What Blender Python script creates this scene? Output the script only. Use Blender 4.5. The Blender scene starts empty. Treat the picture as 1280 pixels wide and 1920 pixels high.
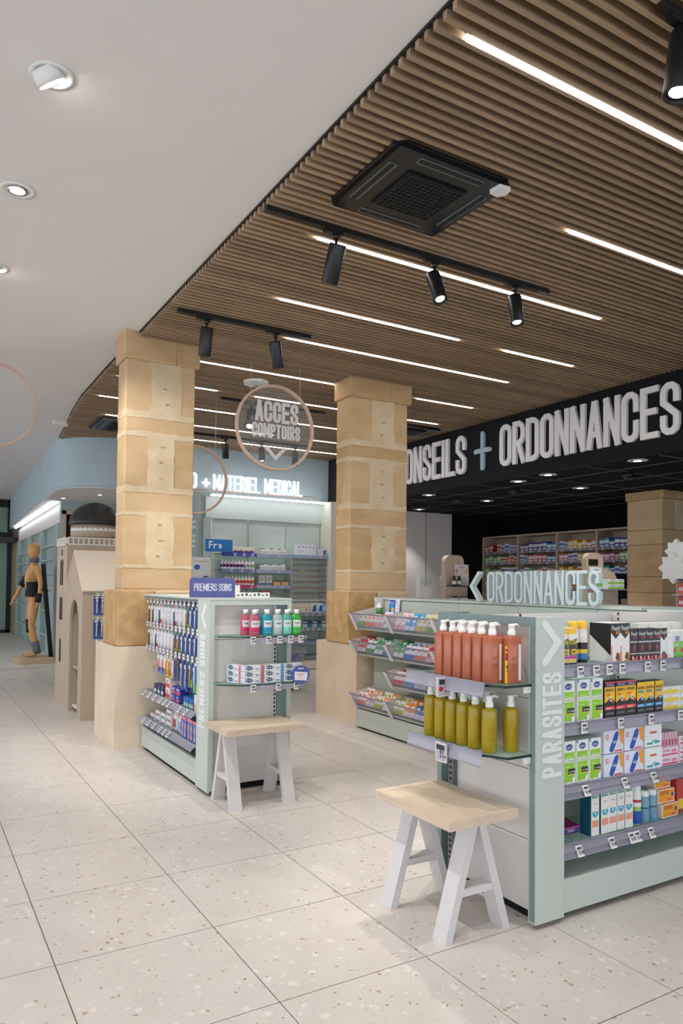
import bpy, math, random
from mathutils import Vector, Matrix
random.seed(7)
PI = math.pi
SC = bpy.context.scene
COL = SC.collection

# ------------------------------------------------------------------ camera
F_PX, CX, CY = 1364.77, 630.9, 1056.76
YAW, PITCH, ROLL, CAM_H = 0.53240, 0.0276, 0.0107, 1.3787
def cam_axes():
    c, n = math.cos(YAW), math.sin(YAW)
    f = Vector((n*math.cos(PITCH), c*math.cos(PITCH), math.sin(PITCH)))
    r = Vector((c, -n, 0)); u = r.cross(f)
    cr, sr = math.cos(ROLL), math.sin(ROLL)
    return f, cr*r+sr*u, -sr*r+cr*u
CF, CR, CU = cam_axes()
cd = bpy.data.cameras.new('camera'); cam = bpy.data.objects.new('camera', cd); COL.objects.link(cam)
M = Matrix((CR, CU, -CF)).transposed().to_4x4(); M.translation = Vector((0, 0, CAM_H))
cam.matrix_world = M
cd.sensor_fit = 'VERTICAL'; cd.sensor_height = 36; cd.lens = F_PX/1920*36
cd.shift_x = (640-CX)/1920; cd.shift_y = (CY-960)/1920
cd.clip_start = 0.05; cd.clip_end = 100
SC.camera = cam

# ------------------------------------------------------------------ world, exposure
w = bpy.data.worlds.new('world'); SC.world = w; w.use_nodes = True
bg = w.node_tree.nodes['Background']
bg.inputs[0].default_value = (0.80, 0.89, 1.0, 1); bg.inputs[1].default_value = 1.95
SC.view_settings.view_transform = 'Standard'; SC.view_settings.look = 'None'
SC.view_settings.gamma = 1; SC.view_settings.use_curve_mapping = False
SC.view_settings.exposure = 0.29
SC.cycles.use_denoising = True
SC.cycles.max_bounces = 7; SC.cycles.diffuse_bounces = 4; SC.cycles.glossy_bounces = 3
SC.cycles.transparent_max_bounces = 16; SC.cycles.transmission_bounces = 4
SC.cycles.sample_clamp_indirect = 4
SC.cycles.caustics_reflective = False; SC.cycles.caustics_refractive = False
LED_E = 12.0

# ------------------------------------------------------------------ materials
def lin(c):
    return tuple((x/255/12.92 if x/255 <= 0.04045 else ((x/255+0.055)/1.055)**2.4) for x in c)
MATS = {}
def mat(name, rgb, rough=0.5, metal=0.0, var=0.0, scale=8.0, stretch=None, bump=0.0, emit=0.0,
        alpha=None, spec=0.5, rnd=0.0, trans=0.0, rgb2=None, coat=0.0):
    if name in MATS: return MATS[name]
    m = bpy.data.materials.new(name); m.use_nodes = True
    nt = m.node_tree; N = nt.nodes; L = nt.links
    b = N['Principled BSDF']; c = lin(rgb)+(1,)
    b.inputs['Base Color'].default_value = c
    b.inputs['Roughness'].default_value = rough; b.inputs['Metallic'].default_value = metal
    b.inputs['Specular IOR Level'].default_value = spec
    if coat: b.inputs['Coat Weight'].default_value = coat; b.inputs['Coat Roughness'].default_value = .05
    if emit:
        b.inputs['Emission Color'].default_value = c; b.inputs['Emission Strength'].default_value = emit
    if trans: b.inputs['Transmission Weight'].default_value = trans; b.inputs['IOR'].default_value = 1.33
    if var or bump:
        g = N.new('ShaderNodeNewGeometry'); mp = N.new('ShaderNodeMapping')
        mp.inputs['Scale'].default_value = stretch or (1, 1, 1)
        L.new(g.outputs['Position'], mp.inputs['Vector'])
        no = N.new('ShaderNodeTexNoise'); no.inputs['Scale'].default_value = scale; no.inputs['Detail'].default_value = 6
        L.new(mp.outputs[0], no.inputs['Vector'])
        fac = no.outputs['Fac']
        if rnd:
            oi = N.new('ShaderNodeObjectInfo'); ma = N.new('ShaderNodeMath'); ma.operation = 'MULTIPLY_ADD'
            ma.inputs[1].default_value = rnd; ma.inputs[2].default_value = -rnd/2
            L.new(oi.outputs['Random'], ma.inputs[0]); ad = N.new('ShaderNodeMath'); ad.operation = 'ADD'
            L.new(fac, ad.inputs[0]); L.new(ma.outputs[0], ad.inputs[1]); fac = ad.outputs[0]
        if var:
            mr = N.new('ShaderNodeMapRange'); mr.inputs['From Min'].default_value = .3; mr.inputs['From Max'].default_value = .7
            L.new(fac, mr.inputs['Value'])
            mx = N.new('ShaderNodeMix'); mx.data_type = 'RGBA'
            c2 = lin(rgb2) if rgb2 else tuple(x*(1-var) for x in c[:3])
            mx.inputs['A'].default_value = c2+(1,) if rgb2 else (*c2, 1)
            mx.inputs['B'].default_value = tuple(min(1, x*(1+var*.5)) for x in c[:3])+(1,)
            L.new(mr.outputs[0], mx.inputs['Factor']); L.new(mx.outputs['Result'], b.inputs['Base Color'])
        if bump:
            bp = N.new('ShaderNodeBump'); bp.inputs['Strength'].default_value = bump; bp.inputs['Distance'].default_value = .01
            L.new(no.outputs['Fac'], bp.inputs['Height']); L.new(bp.outputs[0], b.inputs['Normal'])
    if alpha is not None:                     # thin clear sheet: mostly see-through with real reflections
        tr = N.new('ShaderNodeBsdfTransparent'); tr.inputs[0].default_value = c
        ms = N.new('ShaderNodeMixShader'); ms.inputs[0].default_value = alpha
        L.new(tr.outputs[0], ms.inputs[1]); L.new(b.outputs[0], ms.inputs[2])
        L.new(ms.outputs[0], N['Material Output'].inputs[0])
    MATS[name] = m; return m
def flat(rgb, rough=.45):
    n = 'print_%d_%d_%d' % tuple(rgb); mat(n, rgb, rough); return n

mat('sage_pale', (208, 218, 214), .45); mat('cream', (232, 229, 212), .5); mat('sage', (192, 200, 192), .42); mat('sage_dark', (120, 140, 138), .45)
mat('sage_wall', (164, 181, 179), .8, var=.06, scale=2); mat('blue_wall', (178, 195, 203), .8, var=.05, scale=1.5)
mat('panel_white', (222, 216, 212), .35); mat('white', (232, 231, 228), .45); mat('paint_white', (212, 208, 208), .5)
mat('ceiling_white', (232, 228, 226), .9, var=.02, scale=1)
mat('black', (14, 14, 16), .55); mat('black_ceiling', (13, 13, 14), .9, spec=.2); mat('fascia', (19, 20, 25), .7, spec=.25)
mat('black_gloss', (18, 18, 20), .3); mat('black_plastic', (20, 21, 23), .38)
mat('steel', (190, 192, 194), .25, 1); mat('grey_metal', (120, 124, 126), .4, .6)
mat('slat_oak', (166, 140, 112), .6, var=.22, scale=4, stretch=(.6, 6, 6), rnd=.5)
mat('oak', (205, 180, 150), .5, var=.14, scale=5, stretch=(1, 12, 6), rnd=.3)
mat('oak_x', (208, 188, 166), .5, var=.14, scale=5, stretch=(1.2, 14, 8), rnd=.4)
mat('oak_y', (208, 188, 166), .5, var=.14, scale=5, stretch=(14, 1.2, 8), rnd=.4)
mat('oak_v', (192, 172, 152), .55, var=.07, scale=5, stretch=(10, 10, .8), rnd=.2)
mat('oak_pale', (240, 226, 208), .5, var=.04, scale=5, stretch=(10, 10, .8))
mat('stone', (202, 172, 134), .9, var=.12, scale=3.2, bump=.5, rnd=.4, rgb2=(190, 156, 112), stretch=(1, 1, 2.2))
mat('stone_rough', (206, 172, 126), .95, var=.2, scale=9, bump=1.0, rnd=.3, rgb2=(186, 150, 104))
mat('mortar', (216, 196, 166), .95, var=.08, scale=7, bump=.4, rgb2=(204, 181, 146))
mat('hole', (186, 156, 112), .95, var=.3, scale=20, bump=.6)
mat('plinth', (228, 211, 190), .8, var=.05, scale=3, rgb2=(218, 197, 170))
mat('hoop_wood', (206, 176, 156), .5, var=.06, scale=6)
mat('acrylic', (252, 253, 253), .05, alpha=.05, spec=.9); mat('glass', (222, 240, 234), .04, alpha=.2, spec=.9)
mat('acrylic_lilac', (198, 194, 210), .12, alpha=.5); mat('glass_edge', (22, 48, 42), .1)
mat('bin_clear', (226, 226, 240), .1, alpha=.22)
mat('letter_grey', (214, 208, 206), .35, var=.1, scale=3); mat('letter_mist', (196, 210, 212), .5)
mat('letter_blue', (176, 196, 208), .4); mat('vinyl', (226, 230, 228), .6)
mat('letter_sheen', (246, 243, 243), .35)
mat('led', (255, 249, 240), emit=LED_E); mat('led_sign', (236, 244, 255), emit=1.05); mat('led_soft', (244, 248, 255), emit=5.0)
mat('lamp_glow', (255, 248, 238), emit=14.0); mat('lamp_dim', (255, 244, 230), emit=5.0)
mat('reflector', (225, 225, 225), .2, .8)
mat('wood_fig', (214, 158, 96), .45, var=.15, scale=12, stretch=(1, 1, .3))
mat('brace', (22, 22, 26), .8); mat('collar', (106, 108, 116), .9); mat('white_tip', (236, 236, 232), .5)
mat('dome', (38, 36, 38), .38); mat('dark_in', (44, 32, 24), .9, spec=.1)
mat('shadowgap', (8, 8, 8), .9); mat('amber_glass', (200, 116, 86), .16, alpha=.78, spec=.6)
mat('olive_glass', (186, 160, 30), .14, alpha=.76, spec=.6)
mat('cap_white', (240, 238, 236), .35)
for n, c in (('rinse_pink', (226, 128, 150)), ('rinse_cyan', (60, 190, 206)), ('rinse_clear', (206, 222, 226)), ('rinse_teal', (112, 206, 196)), ('rinse_green', (92, 200, 92))):
    mat(n, c, .12, alpha=.55)

def terrazzo():
    m = bpy.data.materials.new('terrazzo'); m.use_nodes = True; MATS['terrazzo'] = m
    nt = m.node_tree; N = nt.nodes; L = nt.links; b = N['Principled BSDF']
    b.inputs['Roughness'].default_value = .38; b.inputs['Specular IOR Level'].default_value = .35
    g = N.new('ShaderNodeNewGeometry'); oi = N.new('ShaderNodeObjectInfo')
    mm = N.new('ShaderNodeMath'); mm.operation = 'MULTIPLY'; mm.inputs[1].default_value = 13
    L.new(oi.outputs['Random'], mm.inputs[0])
    cb = N.new('ShaderNodeCombineXYZ'); L.new(mm.outputs[0], cb.inputs[0]); L.new(mm.outputs[0], cb.inputs[1])
    ad = N.new('ShaderNodeVectorMath'); ad.operation = 'ADD'
    L.new(g.outputs['Position'], ad.inputs[0]); L.new(cb.outputs[0], ad.inputs[1])
    base = lin((212, 203, 196)); cur = None
    dn = N.new('ShaderNodeTexNoise'); dn.inputs['Scale'].default_value = 45; L.new(ad.outputs[0], dn.inputs['Vector'])
    ds = N.new('ShaderNodeVectorMath'); ds.operation = 'SCALE'; ds.inputs['Scale'].default_value = .03; L.new(dn.outputs['Color'], ds.inputs[0])
    ad2 = N.new('ShaderNodeVectorMath'); ad2.operation = 'ADD'; L.new(ad.outputs[0], ad2.inputs[0]); L.new(ds.outputs[0], ad2.inputs[1])
    no = N.new('ShaderNodeTexNoise'); no.inputs['Scale'].default_value = 5; no.inputs['Detail'].default_value = 5
    L.new(ad.outputs[0], no.inputs['Vector'])
    mx = N.new('ShaderNodeMix'); mx.data_type = 'RGBA'; L.new(no.outputs['Fac'], mx.inputs['Factor'])
    mx.inputs['A'].default_value = lin((200, 192, 186))+(1,); mx.inputs['B'].default_value = lin((220, 213, 207))+(1,)
    cur = mx.outputs['Result']
    def chips(scale, thr, keep, col, cur):
        v = N.new('ShaderNodeTexVoronoi'); v.inputs['Scale'].default_value = scale
        L.new(ad2.outputs[0], v.inputs['Vector'])
        sp = N.new('ShaderNodeSeparateColor'); L.new(v.outputs['Color'], sp.inputs[0])
        k = N.new('ShaderNodeMath'); k.operation = 'LESS_THAN'; k.inputs[1].default_value = keep; L.new(sp.outputs[0], k.inputs[0])
        sz = N.new('ShaderNodeMath'); sz.operation = 'MULTIPLY'; sz.inputs[1].default_value = thr; L.new(sp.outputs[1], sz.inputs[0])
        d = N.new('ShaderNodeMath'); d.operation = 'LESS_THAN'; L.new(v.outputs['Distance'], d.inputs[0]); L.new(sz.outputs[0], d.inputs[1])
        f = N.new('ShaderNodeMath'); f.operation = 'MULTIPLY'; L.new(k.outputs[0], f.inputs[0]); L.new(d.outputs[0], f.inputs[1])
        f2 = N.new('ShaderNodeMath'); f2.operation = 'MULTIPLY'; f2.inputs[1].default_value = .8; L.new(f.outputs[0], f2.inputs[0])
        x = N.new('ShaderNodeMix'); x.data_type = 'RGBA'; L.new(f2.outputs[0], x.inputs['Factor'])
        L.new(cur, x.inputs['A']); x.inputs['B'].default_value = lin(col)+(1,)
        return x.outputs['Result']
    cur = chips(30, .5, .28, (226, 221, 216), cur)
    cur = chips(60, .5, .2, (200, 191, 184), cur)
    cur = chips(46, .42, .1, (176, 140, 104), cur)
    cur = chips(52, .38, .07, (128, 104, 84), cur)
    L.new(cur, b.inputs['Base Color'])
terrazzo(); mat('grout', (132, 112, 92), .9)

# ------------------------------------------------------------------ mesh builder
class B:
    def __init__(s): s.v = []; s.f = []; s.mi = []; s.sm = []; s.mats = []
    def m(s, name):
        if name not in s.mats: s.mats.append(name)
        return s.mats.index(name)
    def face(s, idx, m, smooth=False):
        s.f.append(idx); s.mi.append(s.m(m)); s.sm.append(smooth)
    def add(s, pts, faces, m, smooth=False):
        o = len(s.v); s.v += [tuple(p) for p in pts]
        for f in faces: s.face([i+o for i in f], m, smooth)
        return s
    def box(s, x0, y0, z0, x1, y1, z1, m):
        x0, x1 = min(x0, x1), max(x0, x1); y0, y1 = min(y0, y1), max(y0, y1); z0, z1 = min(z0, z1), max(z0, z1)
        return s.add([(x0, y0, z0), (x1, y0, z0), (x1, y1, z0), (x0, y1, z0), (x0, y0, z1), (x1, y0, z1), (x1, y1, z1), (x0, y1, z1)],
                     [(3, 2, 1, 0), (4, 5, 6, 7), (0, 1, 5, 4), (1, 2, 6, 5), (2, 3, 7, 6), (3, 0, 4, 7)], m)
    def quad(s, a, b, c, d, m): return s.add([a, b, c, d], [(0, 1, 2, 3)], m)
    def prism(s, poly, fn, a, b, m, smooth=False):   # poly of 2D points, fn(u, v, t) -> 3D, t from a to b
        n = len(poly)
        pts = [fn(u, v, a) for u, v in poly]+[fn(u, v, b) for u, v in poly]
        s.add(pts, [list(range(n))[::-1], list(range(n, 2*n))], m)
        o = len(s.v)-2*n
        for i in range(n):
            j = (i+1) % n; s.face([o+i, o+j, o+n+j, o+n+i], m, smooth)
        return s
    def beam(s, a, b, wx, wy, m, up=(0, 0, 1)):       # square bar between two points
        a, b = Vector(a), Vector(b); d = (b-a).normalized(); u = Vector(up)
        if abs(d.dot(u)) > .95: u = Vector((1, 0, 0))
        x = d.cross(u).normalized()*wx/2; y = x.cross(d).normalized()*wy/2
        p = [a-x-y, a+x-y, a+x+y, a-x+y, b-x-y, b+x-y, b+x+y, b-x+y]
        return s.add(p, [(3, 2, 1, 0), (4, 5, 6, 7), (0, 1, 5, 4), (1, 2, 6, 5), (2, 3, 7, 6), (3, 0, 4, 7)], m)
    def tube(s, pts, r, m, n=8, closed=False, cap=True):
        pts = [Vector(p) for p in pts]; k = len(pts); rr = r if isinstance(r, (list, tuple)) else [r]*k
        o = len(s.v); prev = None
        for i, p in enumerate(pts):
            if closed: d = pts[(i+1) % k]-pts[i-1]
            else: d = pts[min(i+1, k-1)]-pts[max(i-1, 0)]
            d.normalize()
            if prev is None:
                prev = Vector((0, 0, 1)) if abs(d.z) < .9 else Vector((1, 0, 0))
            x = prev-d*prev.dot(d)
            if x.length < 1e-4: x = Vector((0, 1, 0))-d*d.y
            x.normalize(); y = d.cross(x); prev = x
            for q in range(n):
                a = 2*PI*q/n; s.v.append(tuple(p+x*rr[i]*math.cos(a)+y*rr[i]*math.sin(a)))
        for i in range(k if closed else k-1):
            for q in range(n):
                q2 = (q+1) % n; i2 = (i+1) % k
                s.face([o+i*n+q, o+i*n+q2, o+i2*n+q2, o+i2*n+q], m, True)
        if cap and not closed:
            s.face([o+q for q in range(n)][::-1], m); s.face([o+(k-1)*n+q for q in range(n)], m)
        return s
    def lathe(s, prof, m, n=16, c=(0, 0, 0), sx=1, sy=1, smooth=True):   # prof: (r, z[, mat])
        o = len(s.v)
        for p in prof:
            for q in range(n):
                a = 2*PI*q/n; s.v.append((c[0]+p[0]*sx*math.cos(a), c[1]+p[0]*sy*math.sin(a), c[2]+p[1]))
        for i in range(len(prof)-1):
            mm = prof[i+1][2] if len(prof[i+1]) > 2 else m
            for q in range(n):
                q2 = (q+1) % n; s.face([o+i*n+q, o+i*n+q2, o+(i+1)*n+q2, o+(i+1)*n+q], mm, smooth)
        s.face([o+q for q in range(n)][::-1], m); k = (len(prof)-1)*n
        s.face([o+k+q for q in range(n)], prof[-1][2] if len(prof[-1]) > 2 else m)
        return s
    def mesh(s, name):
        me = bpy.data.meshes.new(name); me.from_pydata(s.v, [], s.f); 
        for n in s.mats: me.materials.append(MATS[n])
        me.polygons.foreach_set('material_index', s.mi); me.polygons.foreach_set('use_smooth', s.sm)
        me.update(); return me
    def obj(s, name, parent=None, loc=None, rz=0, label=None, cat=None, group=None, kind=None):
        return place(s.mesh(name), name, parent, loc, rz, label, cat, group, kind)

def place(me, name, parent=None, loc=None, rz=0, label=None, cat=None, group=None, kind=None):
    o = bpy.data.objects.new(name, me); COL.objects.link(o)
    if parent is not None: o.parent = parent
    if loc is not None: o.location = loc
    if rz: o.rotation_euler = (0, 0, rz)
    if label: o['label'] = label
    if cat: o['category'] = cat
    if group: o['group'] = group
    if kind: o['kind'] = kind
    return o
def thing(name, label, cat, loc=(0, 0, 0), rz=0, group=None):
    return place(None, name, None, loc, rz, label, cat, group)
def copy_tree(o, parent=None, loc=None, rz=None, label=None, group=None):
    c = o.copy(); COL.objects.link(c); c.parent = parent
    if loc is not None: c.location = loc
    if rz is not None: c.rotation_euler = (0, 0, rz)
    if label: c['label'] = label
    if group: c['group'] = group
    for k in list(o.children): copy_tree(k, c)
    return c
ORD = ['leftmost', 'second from left', 'third from left', 'fourth from left', 'fifth from left', 'sixth from left', 'seventh from left',
       'eighth from left', 'ninth from left', 'tenth from left', 'eleventh from left', 'twelfth from left', 'thirteenth from left', 'fourteenth from left']
def nth(i, n):
    if n == 1: return ''
    if i == n-1 and n > 1: return 'rightmost'
    if i == n-2 and n > 3: return 'second from right'
    return ORD[i]

# ------------------------------------------------------------------ stroke font
def arc(cx, cy, rx, ry, a0, a1, n=5):
    return [(cx+rx*math.cos(math.radians(a0+(a1-a0)*i/n)), cy+ry*math.sin(math.radians(a0+(a1-a0)*i/n))) for i in range(n+1)]
def glyph(c, w, h):
    r = min(w/2, h*.25); L, R = 0, w; k = w/2
    top = lambda a, b: arc(k, h-r, k, r, a, b); bot = lambda a, b: arc(k, r, k, r, a, b)
    G = {
     'A': [[(0, 0), (k*.93, h)], [(k*1.07, h), (w, 0)], [(w*.2, h*.28), (w*.8, h*.28)]],
     'B': [[(0, 0), (0, h)], [(0, h), (w*.5, h)]+arc(w*.55, h*.77, w*.42, h*.23, 90, -90)+[(0, h*.54)], [(w*.5, h*.54)]+arc(w*.55, h*.27, w*.45, h*.27, 90, -90)+[(0, 0)]],
     'C': [[(w, h*.66)]+top(0, 180)+bot(180, 360)+[(w, h*.34)]],
     'D': [[(w*.45, 0), (0, 0), (0, h), (w*.45, h)]+arc(w*.45, h-r, w*.55, r, 80, 0)+arc(w*.45, r, w*.55, r, 0, -80)+[(w*.45, 0)]],
     'E': [[(w, 0), (0, 0), (0, h), (w, h)], [(0, h*.52), (w*.85, h*.52)]],
     'F': [[(0, 0), (0, h), (w, h)], [(0, h*.52), (w*.85, h*.52)]],
     'G': [[(w, h*.7)]+top(0, 180)+bot(180, 360)+[(w, h*.45), (w*.5, h*.45)]],
     'H': [[(0, 0), (0, h)], [(w, 0), (w, h)], [(0, h*.5), (w, h*.5)]],
     'I': [[(0, 0), (0, h)]],
     'J': [[(w, h)]+bot(0, -180)],
     'K': [[(0, 0), (0, h)], [(w, h), (w*.1, h*.45)], [(w*.35, h*.6), (w, 0)]],
     'L': [[(0, h), (0, 0), (w, 0)]],
     'M': [[(0, 0), (0, h)], [(0, h), (k, h*.22)], [(k, h*.22), (w, h)], [(w, h), (w, 0)]],
     'N': [[(0, 0), (0, h)], [(0, h), (w, 0)], [(w, 0), (w, h)]],
     'O': [top(0, 180)+bot(180, 360)+[(w, h-r)]],
     'P': [[(0, 0), (0, h)], [(0, h), (w*.5, h)]+arc(w*.5, h*.74, w*.5, h*.26, 80, -80)+[(w*.5, h*.48), (0, h*.48)]],
     'R': [[(0, 0), (0, h)], [(0, h), (w*.5, h)]+arc(w*.5, h*.74, w*.5, h*.26, 80, -80)+[(w*.5, h*.48), (0, h*.48)], [(w*.45, h*.48), (w, 0)]],
     'S': [[(w, h*.7)]+top(0, 180)+[(0, h*.64), (w, h*.36)]+[(w, r)]+bot(0, -180)[1:]+[(0, h*.3)]],
     'T': [[(0, h), (w, h)], [(k, h), (k, 0)]],
     'U': [[(0, h)]+bot(180, 360)+[(w, h)]],
     'V': [[(0, h), (k, 0)], [(k, 0), (w, h)]], 'W': [[(0, h), (w*.25, 0)], [(w*.25, 0), (k, h*.8)], [(k, h*.8), (w*.75, 0)], [(w*.75, 0), (w, h)]],
     'X': [[(0, 0), (w, h)], [(0, h), (w, 0)]], 'Y': [[(0, h), (k, h*.5), (w, h)], [(k, h*.5), (k, 0)]],
     'Z': [[(0, h), (w, h), (0, 0), (w, 0)]],
     '+': [[(0, h*.5), (w, h*.5)], [(k, h*.5-k), (k, h*.5+k)]], '-': [[(w*.1, h*.45), (w*.9, h*.45)]],
     ',': [[(k, h*.1), (k*.6, -h*.12)]], '0': [top(0, 180)+bot(180, 360)+[(w, h-r)]], '1': [[(w*.2, h*.8), (w*.6, h), (w*.6, 0)]],
     '2': [[(0, h*.7)]+top(180, 0)+[(0, 0), (w, 0)]], '9': [[(w, h*.7)]+arc(k, h*.72, k, h*.26, 0, 360, 8), [(w, h*.7), (w, r)]+bot(0, -150)],
     '3': [[(0, h*.75)]+top(160, 0)+[(w*.4, h*.52)], [(w*.4, h*.52), (w, h*.4)]+bot(0, -160)], '7': [[(0, h), (w, h), (w*.3, 0)]],
     'e': [[(0, h*.3), (w, h*.3)]+arc(k, h*.3, k, h*.3, 0, 310, 8)], 'r': [[(0, 0), (0, h*.6)], [(0, h*.4), (w*.3, h*.58), (w*.9, h*.58)]],
     'a': [arc(k, h*.3, k, h*.3, 0, 360, 8), [(w, h*.6), (w, 0)]], 'l': [[(0, 0), (0, h)]], 'i': [[(0, 0), (0, h*.6)], [(0, h*.8), (0, h*.9)]],
     'u': [[(0, h*.6)]+arc(k, h*.28, k, h*.28, 180, 360)+[(w, h*.6)]], 'd': [arc(k, h*.3, k, h*.3, 0, 360, 8), [(w, h), (w, 0)]],
     'o': [arc(k, h*.3, k, h*.3, 0, 360, 8)], 't': [[(k, h*.9), (k, 0)], [(0, h*.6), (w, h*.6)]], 'x': [[(0, 0), (w, h*.6)], [(0, h*.6), (w, 0)]],
     'q': [[(0, h), (w, h), (w, h*.4), (0, h*.4), (0, h)]],
    }
    return G.get(c, [[(0, h*.5), (w, h*.5)]])
NARROW = {'I': .0, 'l': .0, 'i': .0, ',': .3, 'M': 1.35, 'W': 1.35}
def ribbon(s, line, t, org, U, V, d0, d1, m, rnd=False):
    """one pen stroke as a solid ribbon; U and V span the lettering plane, d0..d1 along its normal"""
    P = [Vector((a, b)) for a, b in line]
    P = [p for i, p in enumerate(P) if i == 0 or (p-P[i-1]).length > 1e-6]
    closed = len(P) > 2 and (P[0]-P[-1]).length < 1e-4
    if closed: P = P[:-1]
    n = len(P)
    if n < 2: return
    if not closed and not rnd:
        P = [p.copy() for p in P]; e0 = (P[0]-P[1]).normalized()*t/2; e1 = (P[-1]-P[-2]).normalized()*t/2
        P[0] = P[0]+e0; P[-1] = P[-1]+e1
    Nn = U.cross(V)
    lo, hi = [], []
    for i in range(n):
        a = P[i]-P[i-1] if (i > 0 or closed) else None
        b = P[(i+1) % n]-P[i] if (i < n-1 or closed) else None
        a = b if a is None else a; b = a if b is None else b
        a = a.normalized(); b = b.normalized()
        na = Vector((-a.y, a.x)); nb = Vector((-b.y, b.x)); mm = na+nb
        if mm.length < .3: mm = na; sc = 1
        else:
            mm.normalize(); sc = min(1/max(mm.dot(na), .3), 1.42)
        lo.append(P[i]-mm*sc*t/2); hi.append(P[i]+mm*sc*t/2)
    o = len(s.v)
    for dd in (d0, d1):
        for q in (lo, hi):
            for p in q: s.v.append(tuple(org+U*p.x+V*p.y+Nn*dd))
    a0, b0, a1, b1 = o, o+n, o+2*n, o+3*n
    for i in range(n if closed else n-1):
        j = (i+1) % n
        s.face([a1+i, a1+j, b1+j, b1+i], m)
        if d1-d0 > .0015:
            s.face([b0+i, b0+j, a0+j, a0+i], m)
            s.face([a0+i, a0+j, a1+j, a1+i], m); s.face([b1+i, b1+j, b0+j, b0+i], m)
    if not closed and d1-d0 > .0015:
        s.face([b0, a0, a1, b1], m); s.face([a0+n-1, b0+n-1, b1+n-1, a1+n-1], m)
    if rnd and not closed:
        for e, nx in ((P[0], P[1]), (P[-1], P[-2])):
            d1 += .0003
            pts = [(e.x+t/2*math.cos(2*PI*k/10), e.y+t/2*math.sin(2*PI*k/10)) for k in range(10)]
            s.prism(pts, lambda u, v, dd: tuple(org+U*u+V*v+Nn*dd), d0, d1, m, True)
def text_width(txt, w, t, gap):
    x = 0
    for c in txt:
        x += (w*.5 if c == ' ' else (w-t)*NARROW.get(c, 1)+t)+gap
    return x-gap
def text(s, txt, org, U, V, w, h, t, gap, m, d0=0, d1=.0006, rnd=False, centre=False, width=None):
    """returns list of (char, x) ; if width is given, letters are scaled to fill it"""
    org, U, V = Vector(org), Vector(U), Vector(V)
    if width:
        k = width/text_width(txt, w, t, gap); w *= k; gap *= k; t *= min(1, k)
    x = -text_width(txt, w, t, gap)/2 if centre else 0
    for c in txt:
        if c == ' ': x += w*.5+gap; continue
        gw = (w-t)*NARROW.get(c, 1)
        for i, ln in enumerate(glyph(c, gw, h-t)):
            ribbon(s, [(x+t/2+a, t/2+b) for a, b in ln], t, org, U, V, d0, d1+.00025*i, m, rnd)
        x += gw+t+gap
UX, UZ, UmY, UY = (1, 0, 0), (0, 0, 1), (0, -1, 0), (0, 1, 0)

# ------------------------------------------------------------------ the setting
CZ = 3.5
fl = B().box(-9, -8, -.08, 14, 22, -.006, 'grout').obj('floor', kind='structure')
def px_of(x, y, z):
    q = Vector((x, y, z-CAM_H)); d = q.dot(CF)
    return (CX+F_PX*q.dot(CR)/d, CY-F_PX*q.dot(CU)/d) if d > .2 else (-9999, -9999)
T0X, T0Y = -.112, 2.185
cells = []
for i in range(-14, 24):
    for j in range(-16, 34):
        x, y = T0X+.6*i, T0Y+.6*j
        if y > 21.6 or x > 13.4: continue
        c = [px_of(a, b, 0) for a in (x, x+.6) for b in (y, y+.6)]
        vis = any(-5 < u < 1285 and v < 1925 for u, v in c if u > -9000)
        cells.append((not vis, math.hypot(x+.3, y+.3), x, y))
cells.sort()
tm = B().box(.0022, .0022, -.008, .5978, .5978, 0, 'terrazzo').mesh('tile')
rest = B()
for k, (nv, d, x, y) in enumerate(cells):
    if k < 290: place(tm, 'tile', fl, (x, y, 0))
    else: rest.box(x+.0015, y+.0015, -.008, x+.5985, y+.5985, 0, 'terrazzo')
rest.obj('far_tile', fl, kind='stuff')

BX = 1.645       # where the plaster ceiling stops and the slats begin
edge = [(BX, -8), (BX, 7.4), (1.66, 8.6), (1.72, 9.5), (1.80, 10.3), (1.88, 11.3)]
soff = [(1.88, 11.3), (1.95, 13.2), (2.09, 16.3), (2.3, 21)]
B().prism([(-9, -8)]+edge+soff[1:]+[(-9, 21)], lambda u, v, t: (u, v, t), CZ, CZ+.1, 'ceiling_white').obj('ceiling', kind='structure')
slc = B().box(BX, -8, CZ+.055, 6.3, 11.6, CZ+.12, 'black_ceiling').obj('ceiling_slatted', kind='structure')
tr = B()
for a, b in zip(edge[:-1], edge[1:]): tr.beam((a[0]+.004, a[1], CZ+.022), (b[0]+.004, b[1], CZ+.022), .012, .07, 'black')
tr.obj('trim_1', kind='structure')
PITCHS = .0567
ns = int((10.66-0.35)/PITCHS)
def edge_x(y):
    for a, b in zip(edge[:-1], edge[1:]):
        if a[1] <= y <= b[1]: return a[0]+(b[0]-a[0])*(y-a[1])/(b[1]-a[1])
    return 1.88
SZ0, SZ1 = CZ-.045, CZ+.055
sl_me = B().box(0, 0, 0, 6.3-BX, .023, SZ1-SZ0-.045, 'slat_oak').mesh('slat')
for k in range(ns):
    y = .35+k*PITCHS; ex = edge_x(y)+.006
    if y+.023 > 10.64: break
    o = place(sl_me, 'slat', slc, (ex, y, SZ0)); o.scale = ((6.295-ex)/(6.3-BX), 1, 1)
for k in range(ns, ns+14):
    y = .35+k*PITCHS; ex = edge_x(y)+.006
    if y < 10.6 or y > 11.3: continue
    xe = 2.85-.97*math.sqrt(max(0, 1-((11.4-y)/.74)**2)) if y > 10.66 else 6.3
    if xe-ex < .03: continue
    o = place(sl_me, 'slat', slc, (ex, y, SZ0)); o.scale = ((xe-ex+.02)/(6.3-BX), 1, 1)
def snap(y): return .35+round((y-.35-.023)/PITCHS)*PITCHS+.023+(PITCHS-.023)/2
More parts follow.
